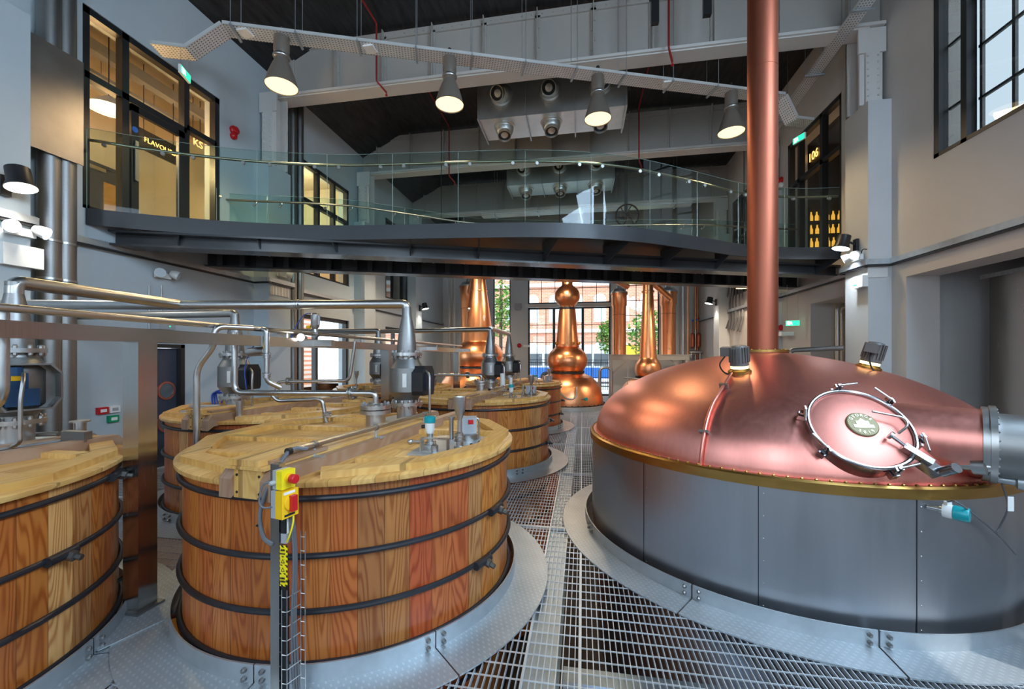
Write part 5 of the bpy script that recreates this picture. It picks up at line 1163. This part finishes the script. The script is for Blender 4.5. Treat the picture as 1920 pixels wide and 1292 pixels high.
t = thing('condenser_stand', 'steel stand under the condenser behind the tall bright still', 'stand', (c0_[0], c0_[1], 0)); build(MB().box(-.45, -.45, 1.08, .45, .45, 1.2), 'platform', M['beam'], t, smooth=False)
for sx in (-.4, .4):
    for sy in (-.4, .4): build(MB().box(sx - .04, sy - .04, 0, sx + .04, sy + .04, 1.08), 'leg', M['beam'], t, smooth=False)
g0, g1 = at_d(1124, 700, 18.2), at_d(1138, 700, 18.2)
t = thing('guard_rail', 'bent tube guard rail with yellow band beside the glazed door', 'rail', (0, 0, 0)); build(MB().tube(bend([(g0.x, g0.y, 0.0), (g0.x, g0.y, 1.6), (g1.x + .2, g1.y, 1.6), (g1.x + .2, g1.y, 0)], .3), .06, 14), 'tube', M['steel'], t); build(MB().cyl((g0.x, g0.y, .55), (g0.x, g0.y, .75), .065), 'yellow_band', M['yellow'], t)
# hoses and piping at the far end
for i, (u, v0, v1, dd, r, m) in enumerate(((1281, 545, 700, 20.5, .05, 'steel'), (1290, 545, 720, 20.5, .04, 'copper2'), (1304, 545, 720, 20.8, .045, 'copper2'), (1312, 545, 720, 20.8, .03, 'copper2'), (843, 545, 700, 20.5, .06, 'beam'), (851, 545, 700, 20.5, .06, 'beam'))):
    p = at_d(u, v0, dd); ztop = 6.5; p.x = min(p.x, XR - .1); t = thing('riser_pipe', ['pale steel riser at the end wall right of the condensers', 'first thin copper riser right of the condensers', 'second thin copper riser right of the condensers', 'thinnest copper riser nearest the right pier', 'left grey riser in the far left corner', 'right grey riser in the far left corner'][i], 'pipe', (p.x, min(p.y, YB - .1), 0))
    build(MB().cyl((0, 0, .01), (0, 0, ztop), r), 'tube', M[m], t)
p = at_d(1304, 640, 20.2); t = thing('spirit_receiver', 'small copper canister with valves on pipes near the right far pier', 'instrument', (p.x, p.y, 0)); build(MB().cyl((0, 0, 0), (0, 0, 3.4), .03), 'stand', M['steel'], t)
for dx in (-.16, .12): build(MB().lathe([(.03, 2.5), (.11, 2.55), (.12, 2.6), (.12, 3.15), (.1, 3.2), (.03, 3.25), (.03, 3.8)], 20, c=(dx, -.05, 0)), 'canister', M['copperpipe'], t)
build(MB().cyl((-.3, -.05, 2.3), (.3, -.05, 2.3), .08).cyl((-.2, -.05, 2.0), (-.2, -.05, 2.3), .04).cyl((.2, -.05, 1.6), (.2, -.05, 2.3), .05), 'manifold', M['steel'], t)
build(MB().sphere((-.16, -.1, 3.85), .06).sphere((.02, -.1, 3.9), .05), 'valve_handle', M['busblue'], t); build(MB().sphere((.12, -.1, 3.95), .05), 'red_valve_handle', M['red'], t)

# ------------------------------------------------------------------ outside the end windows
t = thing('street_building', 'red brick building with arched windows across the street', 'building', (0, 44, 0)); build(MB().box(-26, 0, -1, 26, 8, 15), 'wall', M['brick'], t, smooth=False)
build(MB().box(-26, -.2, 4.6, 26, 0, 5.0).box(-26, -.2, 9.5, 26, 0, 9.9), 'string_course', M['stone'], t, smooth=False)
for k in range(-9, 10):
    for z, h in ((.6, 3.0), (5.7, 3.0), (10.3, 3.0)):
        x = k * 2.35 - .55; arch = [(x - .62, z), (x + .62, z)] + [(x + .62 * cos(a), z + h - .62 + .62 * sin(a)) for a in [pi * j / 12 for j in range(13)]]
        m4 = Matrix(((1, 0, 0, 0), (0, 0, -1, 0), (0, 1, 0, 0), (0, 0, 0, 1))); mb = MB(); mb.m = m4; mb.prism(arch, .0, .06); w = build(mb, 'window', M['stone'], t, smooth=False)
        ar2 = [(x + (p - x) * .8, z + .12 + (q - z) * .92) for p, q in arch]; mb = MB(); mb.m = m4; mb.prism(ar2, .06, .08); build(mb, 'pane', M['pane_lt'], w, smooth=False)
mb = MB(); mb.box(-30, YB + .5, -.25, 30, 44, -.06); tag(build(mb, 'road', M['road'], smooth=False), 'pale street outside the end windows', 'road', kind='structure')
t = thing('bus', 'white and blue bus with yellow end passing outside the glazed door', 'bus', (.6, 33, 0))
build(MB().box(-5.2, 0, .35, 1.6, 2.4, 1.2), 'lower_side', M['busblue'], t, smooth=False); build(MB().box(-5.2, 0, 1.2, 1.6, 2.4, 3.0), 'upper_side', M['buswhite'], t, smooth=False); build(MB().box(1.6, 0, .35, 4.2, 2.4, 3.0), 'tail', M['busyellow'], t, smooth=False)
for k in range(5): build(MB().box(-4.9 + k * 1.3, -.03, 1.35, -3.8 + k * 1.3, 0, 2.3), 'bus_window', M['pane_dark'], t, smooth=False)
for x in (-3.5, 2.6): build(MB().cyl((x, -.04, .43), (x, .3, .43), .43, seg=24), 'wheel', M['black'], t)
def tree(x, y, h, s, lab):
    t = thing('street_tree', lab, 'tree', (x, y, -.06), 0, 'trees outside the end windows'); build(MB().lathe([(.16, 0), (.11, h * .5), (.05, h * .95)], 10), 'trunk', M['bark'], t)
    rnd = random.Random(int(x * 10)); mb = MB()
    for k in range(900):
        a, b, r = rnd.uniform(0, 2 * pi), rnd.uniform(-1, 1), s * rnd.random() ** .4; c = Vector((cos(a) * sqrt(1 - b * b) * r, sin(a) * sqrt(1 - b * b) * r * .8, h * .72 + b * r * 1.2)); d = Vector((rnd.uniform(-1, 1), rnd.uniform(-1, 1), rnd.uniform(-.6, .6))).normalized() * .16; e = d.cross(Vector((rnd.uniform(-1, 1), .3, 1))).normalized() * .09
        mb.add([c - d, c + e, c + d, c - e], [(0, 1, 2, 3)])
    build(mb, 'foliage', M['leaf'], t, smooth=False)
tree(-5.6, 28, 7.5, 1.7, 'leafy tree outside the left narrow end window'); tree(2.1, 31, 5.0, 1.1, 'small leafy tree outside the right side of the glazed door'); tree(4.3, 28, 5.0, 1.4, 'leafy tree outside the right end window')
t = thing('street_railing', 'black iron railing outside the glazed door', 'railing', (0, 27, -.06)); mb = MB(); mb.box(-5, -.02, 1.7, 5, .02, 1.76).box(-5, -.02, .2, 5, .02, .26)
for k in range(67): x = -5 + k * .15; mb.box(x - .012, -.012, 0, x + .012, .012, 1.85)
build(mb, 'bars', M['frame'], t, smooth=False)
# outside the low glazed doors in the left wall and the window in the right wall
t = thing('yard_building', 'brick house seen through the low glazed doors in the left wall', 'building', (-19, 13, -.06)); build(MB().box(-3, -7, 0, 0, 14, 8), 'wall', M['brick'], t, smooth=False)
for y in (-5, -1.6, 1.8, 5.2, 8.6):
    for z in (.9, 4.2): w = build(MB().box(0, y, z, .06, y + 1.3, z + 2.2), 'window', M['stone'], t, smooth=False); build(MB().box(.06, y + .15, z + .15, .08, y + 1.15, z + 2.05), 'pane', M['pane_lt'], w, smooth=False)
mb = MB(); mb.box(-30, 4, -.25, XL - .5, 30, -.06); tag(build(mb, 'yard', M['road'], smooth=False), 'pale yard outside the left wall', 'yard', kind='structure')
t = thing('yard_planting', 'low green planting beyond the left glazed doors', 'planting', (-14.5, 12.5, -.06)); rnd = random.Random(3); mb = MB()
for k in range(700): c = Vector((rnd.uniform(-.6, .6), rnd.uniform(-4, 4), rnd.uniform(.02, .5))); d = Vector((rnd.uniform(-1, 1), rnd.uniform(-1, 1), rnd.uniform(-.3, 1))).normalized() * .15; e = d.cross(Vector((.4, .3, 1))).normalized() * .06; mb.add([c - d, c + e, c + d, c - e], [(0, 1, 2, 3)])
o = build(mb, 'leaves', M['leaf'], t, smooth=False)
t = thing('neighbour_roof', 'pale sloping roof outside the high right window', 'roof', (11.0, 4, 0)); mb = MB(); mb.add([(0, -6, 0), (0, 12, 0), (6, 12, 0), (6, -6, 0), (0, -6, 4.5), (0, 12, 8.6), (6, 12, 9.2), (6, -6, 5.2)], [(0, 3, 2, 1), (4, 5, 6, 7), (0, 1, 5, 4), (1, 2, 6, 5), (2, 3, 7, 6), (3, 0, 4, 7)]); build(mb, 'roof', M['stone'], t, smooth=False)

# ------------------------------------------------------------------ rooms behind the upper glazing
lamp('flavour_room_light', 'POINT', (-8.9, 6.4, 6.62), 230, (1, .60, .26), .25); lamp('tasting_room_light', 'POINT', (-9.0, 11.4, 7.2), 120, (1, .72, .42), .25); lamp('bar_room_light', 'POINT', (6.9, 11.9, 7.6), 5, (1, .6, .28), .2)
p = at_x(204, 205, -8.9); t = thing('globe_lamp', 'big warm dish lamp glowing behind the upper left glazing', 'lamp', (p.x, p.y, p.z)); build(MB().lathe([(.33, 0), (.30, .03), (.1, .2), (.05, .24)], 36, cap=False), 'shade', M['beam_lt'], t); build(MB().lathe([(.32, .0), (.01, -.02)], 36), 'glowing_disc', M['lampglow'], t); build(MB().cyl((0, 0, .24), (0, 0, 8.4 - p.z), .01), 'cord', M['black'], t)
def neon(txt, u0, u1, v, x, lab, size, board=True):
    a, b = at_x(u0, v, x), at_x(u1, v, x); c = (a + b) / 2; t = thing('neon_sign', lab, 'sign', c, pi / 2); w = (b - a).length
    if board: build(MB().box(-w / 2 - .06, .015, -.22, w / 2 + .06, .05, .22), 'board', M['frame'], t, smooth=False)
    text(txt, size, M['neon'], 'glowing_letters', t, (0, -.01, 0))
    for s in (-.4, .4): build(MB().cyl((s * w, .03, .22), (s * w, .03, 8.4 - c.z), .008), 'chain', M['black'], t)
neon('FLAVOURS', 268, 330, 276, -9.3, 'dark board with glowing word behind the upper left door glass', .145)
neon('KS', 363, 378, 270, -9.28, 'two glowing letters behind the last upper left pane', .24, False)
t = thing('inner_door', 'dark inner door with small pane behind the upper left door glass', 'door', (-11.25, 8.1, DK)); build(MB().box(-.06, -.5, 0, .0, .5, 2.1).box(-.02, -.58, 0, .04, -.5, 2.18).box(-.02, .5, 0, .04, .58, 2.18).box(-.02, -.58, 2.1, .04, .58, 2.18), 'leaf', M['doorpaint'], t, smooth=False); build(MB().box(0, -.1, 1.0, .01, .25, 1.8), 'pane', M['batten'], t, smooth=False); build(MB().box(.0, -.5, 2.0, .08, -.1, 2.08), 'closer', M['steel'], t, smooth=False)
t = thing('service_tray', 'dark perforated service tray under the ceiling of the upper left room', 'cable tray', (-9.9, 6.8, 7.75)); build(MB().box(-.3, -2.0, 0, .3, 2.2, .06).box(.5, -2.0, .2, .7, 2.2, .42), 'tray', M['grey'], t, smooth=False)
for y in (-1.5, 0, 1.5): build(MB().cyl((-.28, y, .05), (-.28, y, .64), .01).cyl((.28, y, .05), (.28, y, .64), .01), 'hanger', M['steel'], t)
a = at_x(1514, 272, 6.42); a.y = 12.86; a.z = 7.76; t = thing('neon_number', 'glowing orange number behind the upper right glazing', 'sign', a, -pi / 2); text('106', .34, M['neon'], 'glowing_digits', t, (0, 0, 0)); build(MB().box(-.33, .02, -.24, .33, .05, .24), 'board', M['frame'], t, smooth=False)
for s in (-.25, .25): build(MB().cyl((s, .03, .24), (s, .03, 8.4 - a.z), .008), 'chain', M['black'], t)
M['amber'] = emit('amber_glow', (1, .42, .05), 1.0)
t = thing('back_bar', 'dark shelves in the room behind the upper right glazing', 'shelf', (7.0, 13.28, DK))
for z in (.75, 1.13, 1.51): build(MB().box(-.53, -.16, z, .53, .14, z + .03), 'shelf_board', M['frame'], t, smooth=False)
for x in (-.56, .53): build(MB().box(x, -.16, 0.001, x + .03, .14, 1.95), 'side_panel', M['frame'], t, smooth=False)
rnd = random.Random(5); first = None; where = ['left', 'middle', 'right']
for zi, z in enumerate((.781, 1.161, 1.541)):
    for k in range(7):
        x = 6.56 + k * .145 + rnd.uniform(-.015, .015); loc = (x, 13.25, DK + z); lab = 'amber lit bottle on the %s shelf behind the upper right glazing' % ['lowest', 'middle', 'top'][zi]
        if first is None:
            first = thing('bottle', lab, 'bottle', loc, 0, 'amber bottles on the lowest bar shelf'); build(MB().lathe([(.045, 0), (.045, .17), (.02, .22), (.018, .29)], 14), 'glass_body', M['amber'], first); build(MB().lathe([(.02, .29), (.02, .32)], 12), 'stopper', M['black'], first)
        else: dup(first, loc, lab, None, 'amber bottles on the %s bar shelf' % ['lowest', 'middle', 'top'][zi])
t = thing('door_lettering', 'small white lettering on the low glazed door of the left wall', 'sign', (XL - .04, 10.75, 2.72), pi / 2); text('DISTILLERY', .10, M['white'], 'letters', t, (0, 0, .14)); text('OLD', .10, M['white'], 'letters', t, (0.1, 0, 0))

# ------------------------------------------------------------------ fittings on the walls
def spotlight(loc, rz, lab, glow='spotglow', energy=60, sz=1.0, aim=None, col=(1, .93, .8)):
    t = thing('wall_spotlight', lab, 'light', loc, rz, 'black wall spotlights')      # local +y points out of the wall
    build(MB().box(-.05, -.0, -.16, .05, .05, .1), 'bracket', M['black'], t, smooth=False); build(MB().cyl((0, .05, .0), (0, .16, .06), .02), 'arm', M['black'], t)
    q = Matrix.Translation((0, .27, .02)) @ Matrix.Rotation(radians(14), 4, 'X'); mb = MB(); mb.m = q; mb.lathe([(.155, -.1), (.12, -.02), (.115, .16), (.09, .175), (.01, .175)], 32); h = build(mb, 'head', M['black'], t)
    mb = MB(); mb.m = q; mb.lathe([(.145, -.103), (.01, -.106)], 32); build(mb, 'glowing_lens', M[glow], h)
    l = t.matrix_basis @ Vector((0, .29, -.12)); lamp('wall_spot_light', 'SPOT', l, energy, col, .1, aim=aim or (l.x, l.y, 0), spot=1.9, blend=.7); return t
spotlight((XL + .46, 4.1, 4.32), -pi / 2, 'black wall spotlight shining white at the left picture edge', 'spotglow', 90)
spotlight((XR - .41, 9.3, 4.35), pi / 2, 'black wall spotlight shining white on the near right pier', 'coolglow', 140, 1, None, (.75, .88, 1.0))
spotlight((XR - .41, 18.1, 4.35), pi / 2, 'small far spotlight on the right pier behind the condensers', 'spotglow', 50)
spotlight((XL + .41, 17.9, 4.35), -pi / 2, 'small far spotlight on the left pier near the tall still', 'spotglow', 50)
def emergency(loc, rz, lab, glow=True):
    t = thing('emergency_light', lab, 'light', loc, rz, 'twin head emergency lights')
    build(MB().box(-.14, 0, -.05, .14, .06, .05), 'box', M['white'], t, smooth=False)
    for s in (-1, 1):
        mb = MB().axial((s * .1, .08, .07), (s * .2, .22, .0), [(.05, 0), (.075, .06), (.085, .14)], 24); h = build(mb, 'lamp_head', M['white'], t); d = (Vector((s * .2, .22, 0)) - Vector((s * .1, .08, .07))).normalized(); c = Vector((s * .1, .08, .07)) + d * .141
        build(MB().axial(c, c + d, [(.078, 0), (.078, .004)], 24), 'lens', M['coolglow'] if glow else M['pane_lt'], h)
    build(MB().tube(crom([(-.1, .03, .05), (-.2, .05, .12), (-.3, .04, .1)], 6), .01, 8), 'lead', M['black'], t)
emergency((XL + .46, 4.25, 3.74), -pi / 2, 'twin head emergency light glowing white at the left picture edge')
p = at_x(302, 517, XL); emergency((XL + .01, p.y, p.z), -pi / 2, 'unlit white twin head emergency light under the left wall trunking', False)
emergency((XL + .41, 9.1, 4.12), -pi / 2, 'white twin head emergency light on the near left pier', False)
emergency((XR - .41, 9.25, 4.06), pi / 2, 'twin head emergency light glowing white on the near right pier')
t = thing('emergency_box', 'white battery box under the trunking on the near right pier', 'box', (XR - .41, 9.2, 3.45)); build(MB().box(-.1, -.22, 0, 0, .12, .22), 'box', M['white'], t, smooth=False); build(MB().box(-.105, -.05, .05, -.1, .05, .07), 'indicator', M['exitglow'], t, smooth=False)
t = thing('emergency_box', 'white battery box under the trunking at the left picture edge', 'box', (XL + .46, 4.3, 3.28)); build(MB().box(0, -.25, 0, .09, .15, .28), 'box', M['white'], t, smooth=False)
p0, p1 = at_x(278, 530, XL), at_x(301, 530, XL)
for p, lab in ((p0, 'left thin conduit dropping from the emergency light on the left wall'), (p1, 'right thin conduit dropping from the emergency light on the left wall')):
    t = thing('wall_conduit', lab, 'conduit', (XL + .02, p.y, 0)); build(MB().cyl((0, 0, 2.5), (0, 0, p.z - .05), .014, seg=10), 'tube', M['steel'], t)
def exit_sign(loc, rz, lab, hang=.5):
    t = thing('exit_sign', lab, 'sign', loc, rz, 'green emergency exit signs'); t.scale = (.66,) * 3; hang = hang * 1.72; build(MB().box(-.24, -.03, -.11, .24, .03, .11), 'case', M['white'], t, smooth=False)
    for s in (-1, 1):
        f = build(MB().box(-.23, s * .0305, -.10, .23, s * .034, .10), 'green_panel', M['exitglow'], t, smooth=False); mb = MB(); y = s * .0355
        mb.box(-.19, y, -.075, -.09, y + .001, .075); build(mb, 'white_doorway', M['exitwhite'], f, smooth=False)
        mb = MB(); mb.m = Matrix(((s, 0, 0, 0), (0, 0, 1, s * .036), (0, 1, 0, 0), (0, 0, 0, 1))); mb.prism([(.20, .0), (.12, .06), (.12, .022), (.03, .022), (.03, -.022), (.12, -.022), (.12, -.06)], 0, .001); build(mb, 'white_arrow', M['exitwhite'], f, smooth=False)
        mb = MB(); mb.m = Matrix(((1, 0, 0, 0), (0, 0, 1, s * .037), (0, 1, 0, 0), (0, 0, 0, 1))); mb.lathe([(.016, 0), (.016, .001)], 12, c=(-.05, .055, 0)); mb.prism([(-.075, .03), (-.02, .035), (-.03, -.01), (.0, -.05), (-.02, -.06), (-.05, -.02), (-.085, -.06), (-.1, -.05), (-.07, -.005)], 0, .001); build(mb, 'running_figure', M['exitwhite'], f, smooth=False)
    for x in (-.18, .18): build(MB().cyl((x, 0, .11), (x, 0, .11 + hang), .006, seg=8), 'hanger', M['steel'], t)
pe = TA - td * .68; exit_sign((pe.x, pe.y, 7.14), radians(112), 'green exit sign lit at the left end of the overhead cable tray', .262)
pe = TBp + td * .52; exit_sign((pe.x, pe.y, 7.14), radians(-70), 'green exit sign lit at the right end of the overhead cable tray', .262)
p = at_d(1486, 606, 11.0); exit_sign((min(p.x, XR - .3), p.y, p.z), radians(-20), 'green exit sign hanging from two straps behind the copper chimney', .85)
def sounder(u, v, x, lab):
    p = at_x(u, v, x); t = thing('alarm_sounder', lab, 'alarm', p, 0, 'red alarm sounders'); s = 1 if x < 0 else -1
    build(MB().axial((0, 0, 0), (s, 0, 0), [(.10, 0), (.10, .05), (.08, .07), (.08, .1), (.05, .12)], 24), 'body', M['red'], t); build(MB().axial((s * .0, -.02, -.14), (s, -.02, -.14), [(.07, 0), (.07, .07), (.04, .10)], 20), 'beacon', M['white'] if x > 0 else M['red'], t)
sounder(437, 245, XL, 'red alarm sounder beside the upper left glazing'); sounder(1466, 338, XR, 'red alarm sounder beside the upper right glazing'); sounder(1465, 615, XR, 'red alarm sounder low on the right wall behind the chimney')
p = at_y(974, 648, YB); t = thing('fire_bell', 'small red bell on the end wall left of the glazed door', 'bell', (p.x, YB - .02, p.z)); build(MB().axial((0, 0, 0), (0, -1, 0), [(.12, 0), (.12, .05), (.06, .1)], 24), 'bell', M['red'], t); build(MB().box(.22, -.06, -.08, .55, 0, .04), 'white_box', M['white'], t, smooth=False)
def wall_box(u, v, x, mat, lab, nm):
    p = at_x(u, v, x); t = thing(nm, lab, 'switch', p); build(MB().box(0, -.075, -.055, .06, .075, .055), 'box', M[mat], t, smooth=False); build(MB().box(.06, -.045, -.025, .064, .045, .025), 'label_plate', M['white' if mat != 'white' else 'grey'], t, smooth=False)
wall_box(189, 770, XL, 'red', 'red fire call point on the left wall', 'call_point'); wall_box(211, 767, XL, 'white', 'white switch plate on the left wall', 'wall_switch'); wall_box(209, 785, XL, 'green', 'green door release on the left wall', 'door_release')
p = at_x(300, 612, XL); t = thing('bulkhead_light', 'wedge shaped emergency light above the porthole door', 'light', p); build(MB().prism([(0, -.2), (0, .2), (.16, .16), (.16, -.16)], -.06, .05), 'body', M['grey'], t, smooth=False); build(MB().sphere((.165, .05, 0), .012), 'indicator', M['exitglow'], t)
p = at_x(1482, 626, XR); t = thing('bulkhead_light', 'wedge shaped light low on the right wall behind the chimney', 'light', p); build(MB().prism([(0, -.2), (0, .2), (-.3, .16), (-.3, -.16)], -.06, .05), 'body', M['white'], t, smooth=False)
p = at_x(569, 633, -3.50); t = thing('inspection_lamp', 'tiny bright lamp on the frame before the low glazed door', 'light', p); build(MB().axial((0, 0, 0), (.2, -1, 0), [(.035, 0), (.05, .05), (.05, .07)], 16), 'head', M['steel'], t); build(MB().axial((.014, -.071, 0), (.2, -1, 0), [(.045, 0), (.045, .004)], 16), 'glowing_lens', M['spotglow'], t); build(MB().cyl((0, .03, -.02), (0, .03, 2.34 - p.z), .012).cyl((0, 0, 0), (0, .05, 0), .02), 'stem', M['steel'], t)
# large pipes on the left wall, steel sheet
for u, r, lab in ((93, .13, 'left of two thick steel pipes rising on the left wall'), (121, .13, 'right of two thick steel pipes rising on the left wall')):
    p = at_x(u, 400, XL + .2); t = thing('wall_pipe', lab, 'pipe', (XL + .2, p.y, 0)); build(MB().cyl((0, 0, .02), (0, 0, 9.4), r, seg=28), 'tube', M['steel_dk'], t)
    for z in (3.75, 3.2): build(MB().ring(r, r + .012, z, z + .03, 28), 'clip', M['steel'], t)
for u, lab in ((549, 'left of two dark pipes behind the near left pier'), (562, 'right of two dark pipes behind the near left pier')):
    p = at_x(u, 400, XL + .14); t = thing('wall_pipe', lab, 'pipe', (XL + .14, p.y, 0)); build(MB().cyl((0, 0, .02), (0, 0, 9.3), .10, seg=24), 'tube', M['steel_dk'], t)
p = at_x(1586, 150, XR - .12); t = thing('wall_pipe', 'grey pipe rising behind the near right pier', 'pipe', (XR - .12, 10.0, 0)); build(MB().cyl((0, 0, .02), (0, 0, 9.6), .09, seg=24), 'tube', M['steel_dk'], t)
pa, pb_ = at_x(58, 270, XL + .40), at_x(155, 305, XL + .40)
t = thing('steel_sheet', 'brushed steel cover sheet over the thick pipes on the left wall', 'panel', (XL + .36, 0, 0)); build(MB().box(-.02, 4.40, 4.98, .0, 5.03, 6.54).box(-.06, 4.40, 4.98, -.02, 4.43, 6.54), 'sheet', brushed('sheet_steel', (.40, .37, .34), .42, (1, 1, 1), .2, 3, .02), t, smooth=False)
# right wall: bent pipes in the recess, hose bundle, silo
for u, lab in ((1571, 'left of two bent steel pipes in the beige recess'), (1580, 'right of two bent steel pipes in the beige recess')):
    p = at_d(u, 620, 9.9 + (u - 1571) * .02); t = thing('recess_pipe', lab, 'pipe', (0, 0, 0)); build(MB().tube(bend([(p.x, p.y, .02), (p.x, p.y, 3.25 + (1580 - u) * .01), (p.x + .4, p.y + .1, 3.25 + (1580 - u) * .01)], .16), .05, 16), 'tube', M['steel'], t)
a, b = at_d(1482, 658, 9.8), at_d(1583, 650, 9.0); t = thing('recess_rail', 'horizontal steel tube in front of the beige recess', 'pipe', (0, 0, 0)); build(MB().tube(bend([Vector((a.x, a.y, .02)), Vector((a.x, a.y, 2.24)), Vector((b.x, b.y, 2.28))], .1), .055, 16), 'tube', M['steel'], t)
for k in range(8):
    u = 1352 + k * 5; y0 = at_x(u, 560, XR - .08).y; t = thing('hose', 'dark hose in the bundle hung on the right wall behind the mash tun', 'hose', (XR - .06, 0, 0), 0, 'dark hoses hung on the right wall'); o = -.01 * (k % 3)
    build(MB().tube(crom([(o, y0 - .25, 5.2), (o, y0 - .2, 4.7), (o, y0 + .12 - .05 * k, 4.2), (o, y0 + .1 - .05 * k, 3.6), (o - .05, y0 - .1, 3.3 - .04 * k), (o, y0 - .3, 3.55)], 6), .03, 8), 'tube', M['cable'], t)
t = thing('malt_silo', 'tall brushed steel silo in the bay at the right edge', 'silo', (XR + 1.9, 6.6, 0))
mb = MB(); mb.prism([(-.85, -2.1), (.9, -2.1), (.9, 1.9), (-.70, 1.9), (-.85, 1.75)], .02, 3.45); build(mb, 'shell', brushed('silo_steel', (.62, .58, .55), .25, (1, 1, .15), .06, 6, .01), t)
build(MB().box(-.86, -2.1, 3.45, .9, 1.9, 3.52), 'top_angle', M['rust'], t, smooth=False)
for k in range(22): bolt(t, (-.85, .15, .3 + .14 * k), .01, .012, M['steel'], (0, -pi / 2, 0), 'rivet')
# red sprinkler pipes and black struts below the ceiling
def sprinkler(u, vt, vb, y, lab, run=4.0, head=True):
    a = at_y(u, vt, y); zt_ = 9.86; x = at_y(u, (vt + vb) / 2, y).x; zb = max(at_y(u, vb, y).z, 6.5); t = thing('sprinkler_pipe', lab, 'pipe', (0, 0, 0), 0, 'thin red sprinkler pipes')
    build(MB().tube(bend([(x, y - run, zt_), (x, y, zt_), (x, y, zb), (x + .12, y + .25, zb - .12)], .05, 4), .022, 10), 'tube', M['redpipe'], t); build(MB().lathe([(.03, 0), (.03, .02), (.015, .03), (.012, .08)], 14, c=(x + .12, y + .25, zb - .20)), 'sprinkler_head', M['red'], t)
sprinkler(706, 70, 152, 8.9, 'red sprinkler pipe dropping in front of the nearest girder at left'); sprinkler(842, 275, 330, 13.3, 'red sprinkler pipe dropping at the second girder beside the nearer duct'); sprinkler(1254, 5, 90, 8.9, 'red sprinkler pipe dropping in front of the nearest girder at right'); sprinkler(1198, 245, 300, 13.3, 'red sprinkler pipe dropping at the second girder at right')
for u, v, lab in ((1228, 45, 'left of two black struts hanging at the nearest girder'), (1326, 30, 'right of two black struts hanging at the nearest girder')):
    p = at_y(u, v, 8.3); t = thing('ceiling_strut', lab, 'strut', (p.x, p.y, p.z)); build(MB().box(-.07, -.05, 0, .07, .05, 9.99 - p.z), 'strut', M['black'], t, smooth=False)
t = tray([(-4.2, 17.0, 8.02), (4.2, 17.0, 8.02)], .45, 'wide perforated cable tray hung far back, seen through the bridge glass'); t['group'] = 'ceiling trays'; del t['group']
for k, x in enumerate((-3.6, -1.8, 0.0, 1.8, 3.6)): build(MB().bar((x, 16.74, 8.0), (x, 17.26, 8.0), .05, .03).cyl((x, 16.75, 8.0), (x, 16.75, 10.0), .008).cyl((x, 17.25, 8.0), (x, 17.25, 10.0), .008), 'hanger', M['galv'], t)
for k in range(5): build(MB().cyl((-4.2, 16.85 + .07 * k, 8.045), (4.2, 16.85 + .07 * k, 8.045), .03, seg=10), 'cable', M['white' if k % 2 else 'galv'], t)
p = at_d(1176, 404, 15.6); M['oldiron'] = plain('old_iron', (.075, .03, .025), .5, .3)
t = thing('flywheel', 'old dark red flywheel with curved spokes, seen through the bridge glass', 'wheel', p)
m4 = Matrix(((1, 0, 0, 0), (0, 0, 1, 0), (0, 1, 0, 0), (0, 0, 0, 1)))
build(MB().tube([(cos(a) * .42, 0, sin(a) * .42) for a in [2 * pi * j / 48 for j in range(48)]], .03, 10, True), 'rim', M['oldiron'], t)
for k in range(6): a = k * pi / 3; build(MB().tube(crom([(cos(a) * .06, 0, sin(a) * .06), (cos(a + .25) * .22, 0, sin(a + .25) * .22), (cos(a + .1) * .41, 0, sin(a + .1) * .41)], 5), .018, 8), 'spoke', M['oldiron'], t)
build(MB().cyl((0, -.1, 0), (0, .5, 0), .07), 'hub', M['oldiron'], t); build(MB().box(-.75, .2, -.18, -.25, .55, .16).cyl((-.9, .38, 0), (.1, .38, 0), .06), 'gearbox', M['castgrey'], t); build(MB().box(-.06, .4, .0, .06, .52, 9.99 - p.z), 'bracket', M['castgrey'], t, smooth=False)
a = ang_at(0, 330, 1178, WASH[0]); t = thing('orange_liner', 'bright orange foam piece in the gap at left of the near washback', 'liner', (*WASH[0], 0)); build(MB().ring(1.455, 1.482, -.35, .075, 10, a - .14, a + .14), 'foam', M['orange'], t)
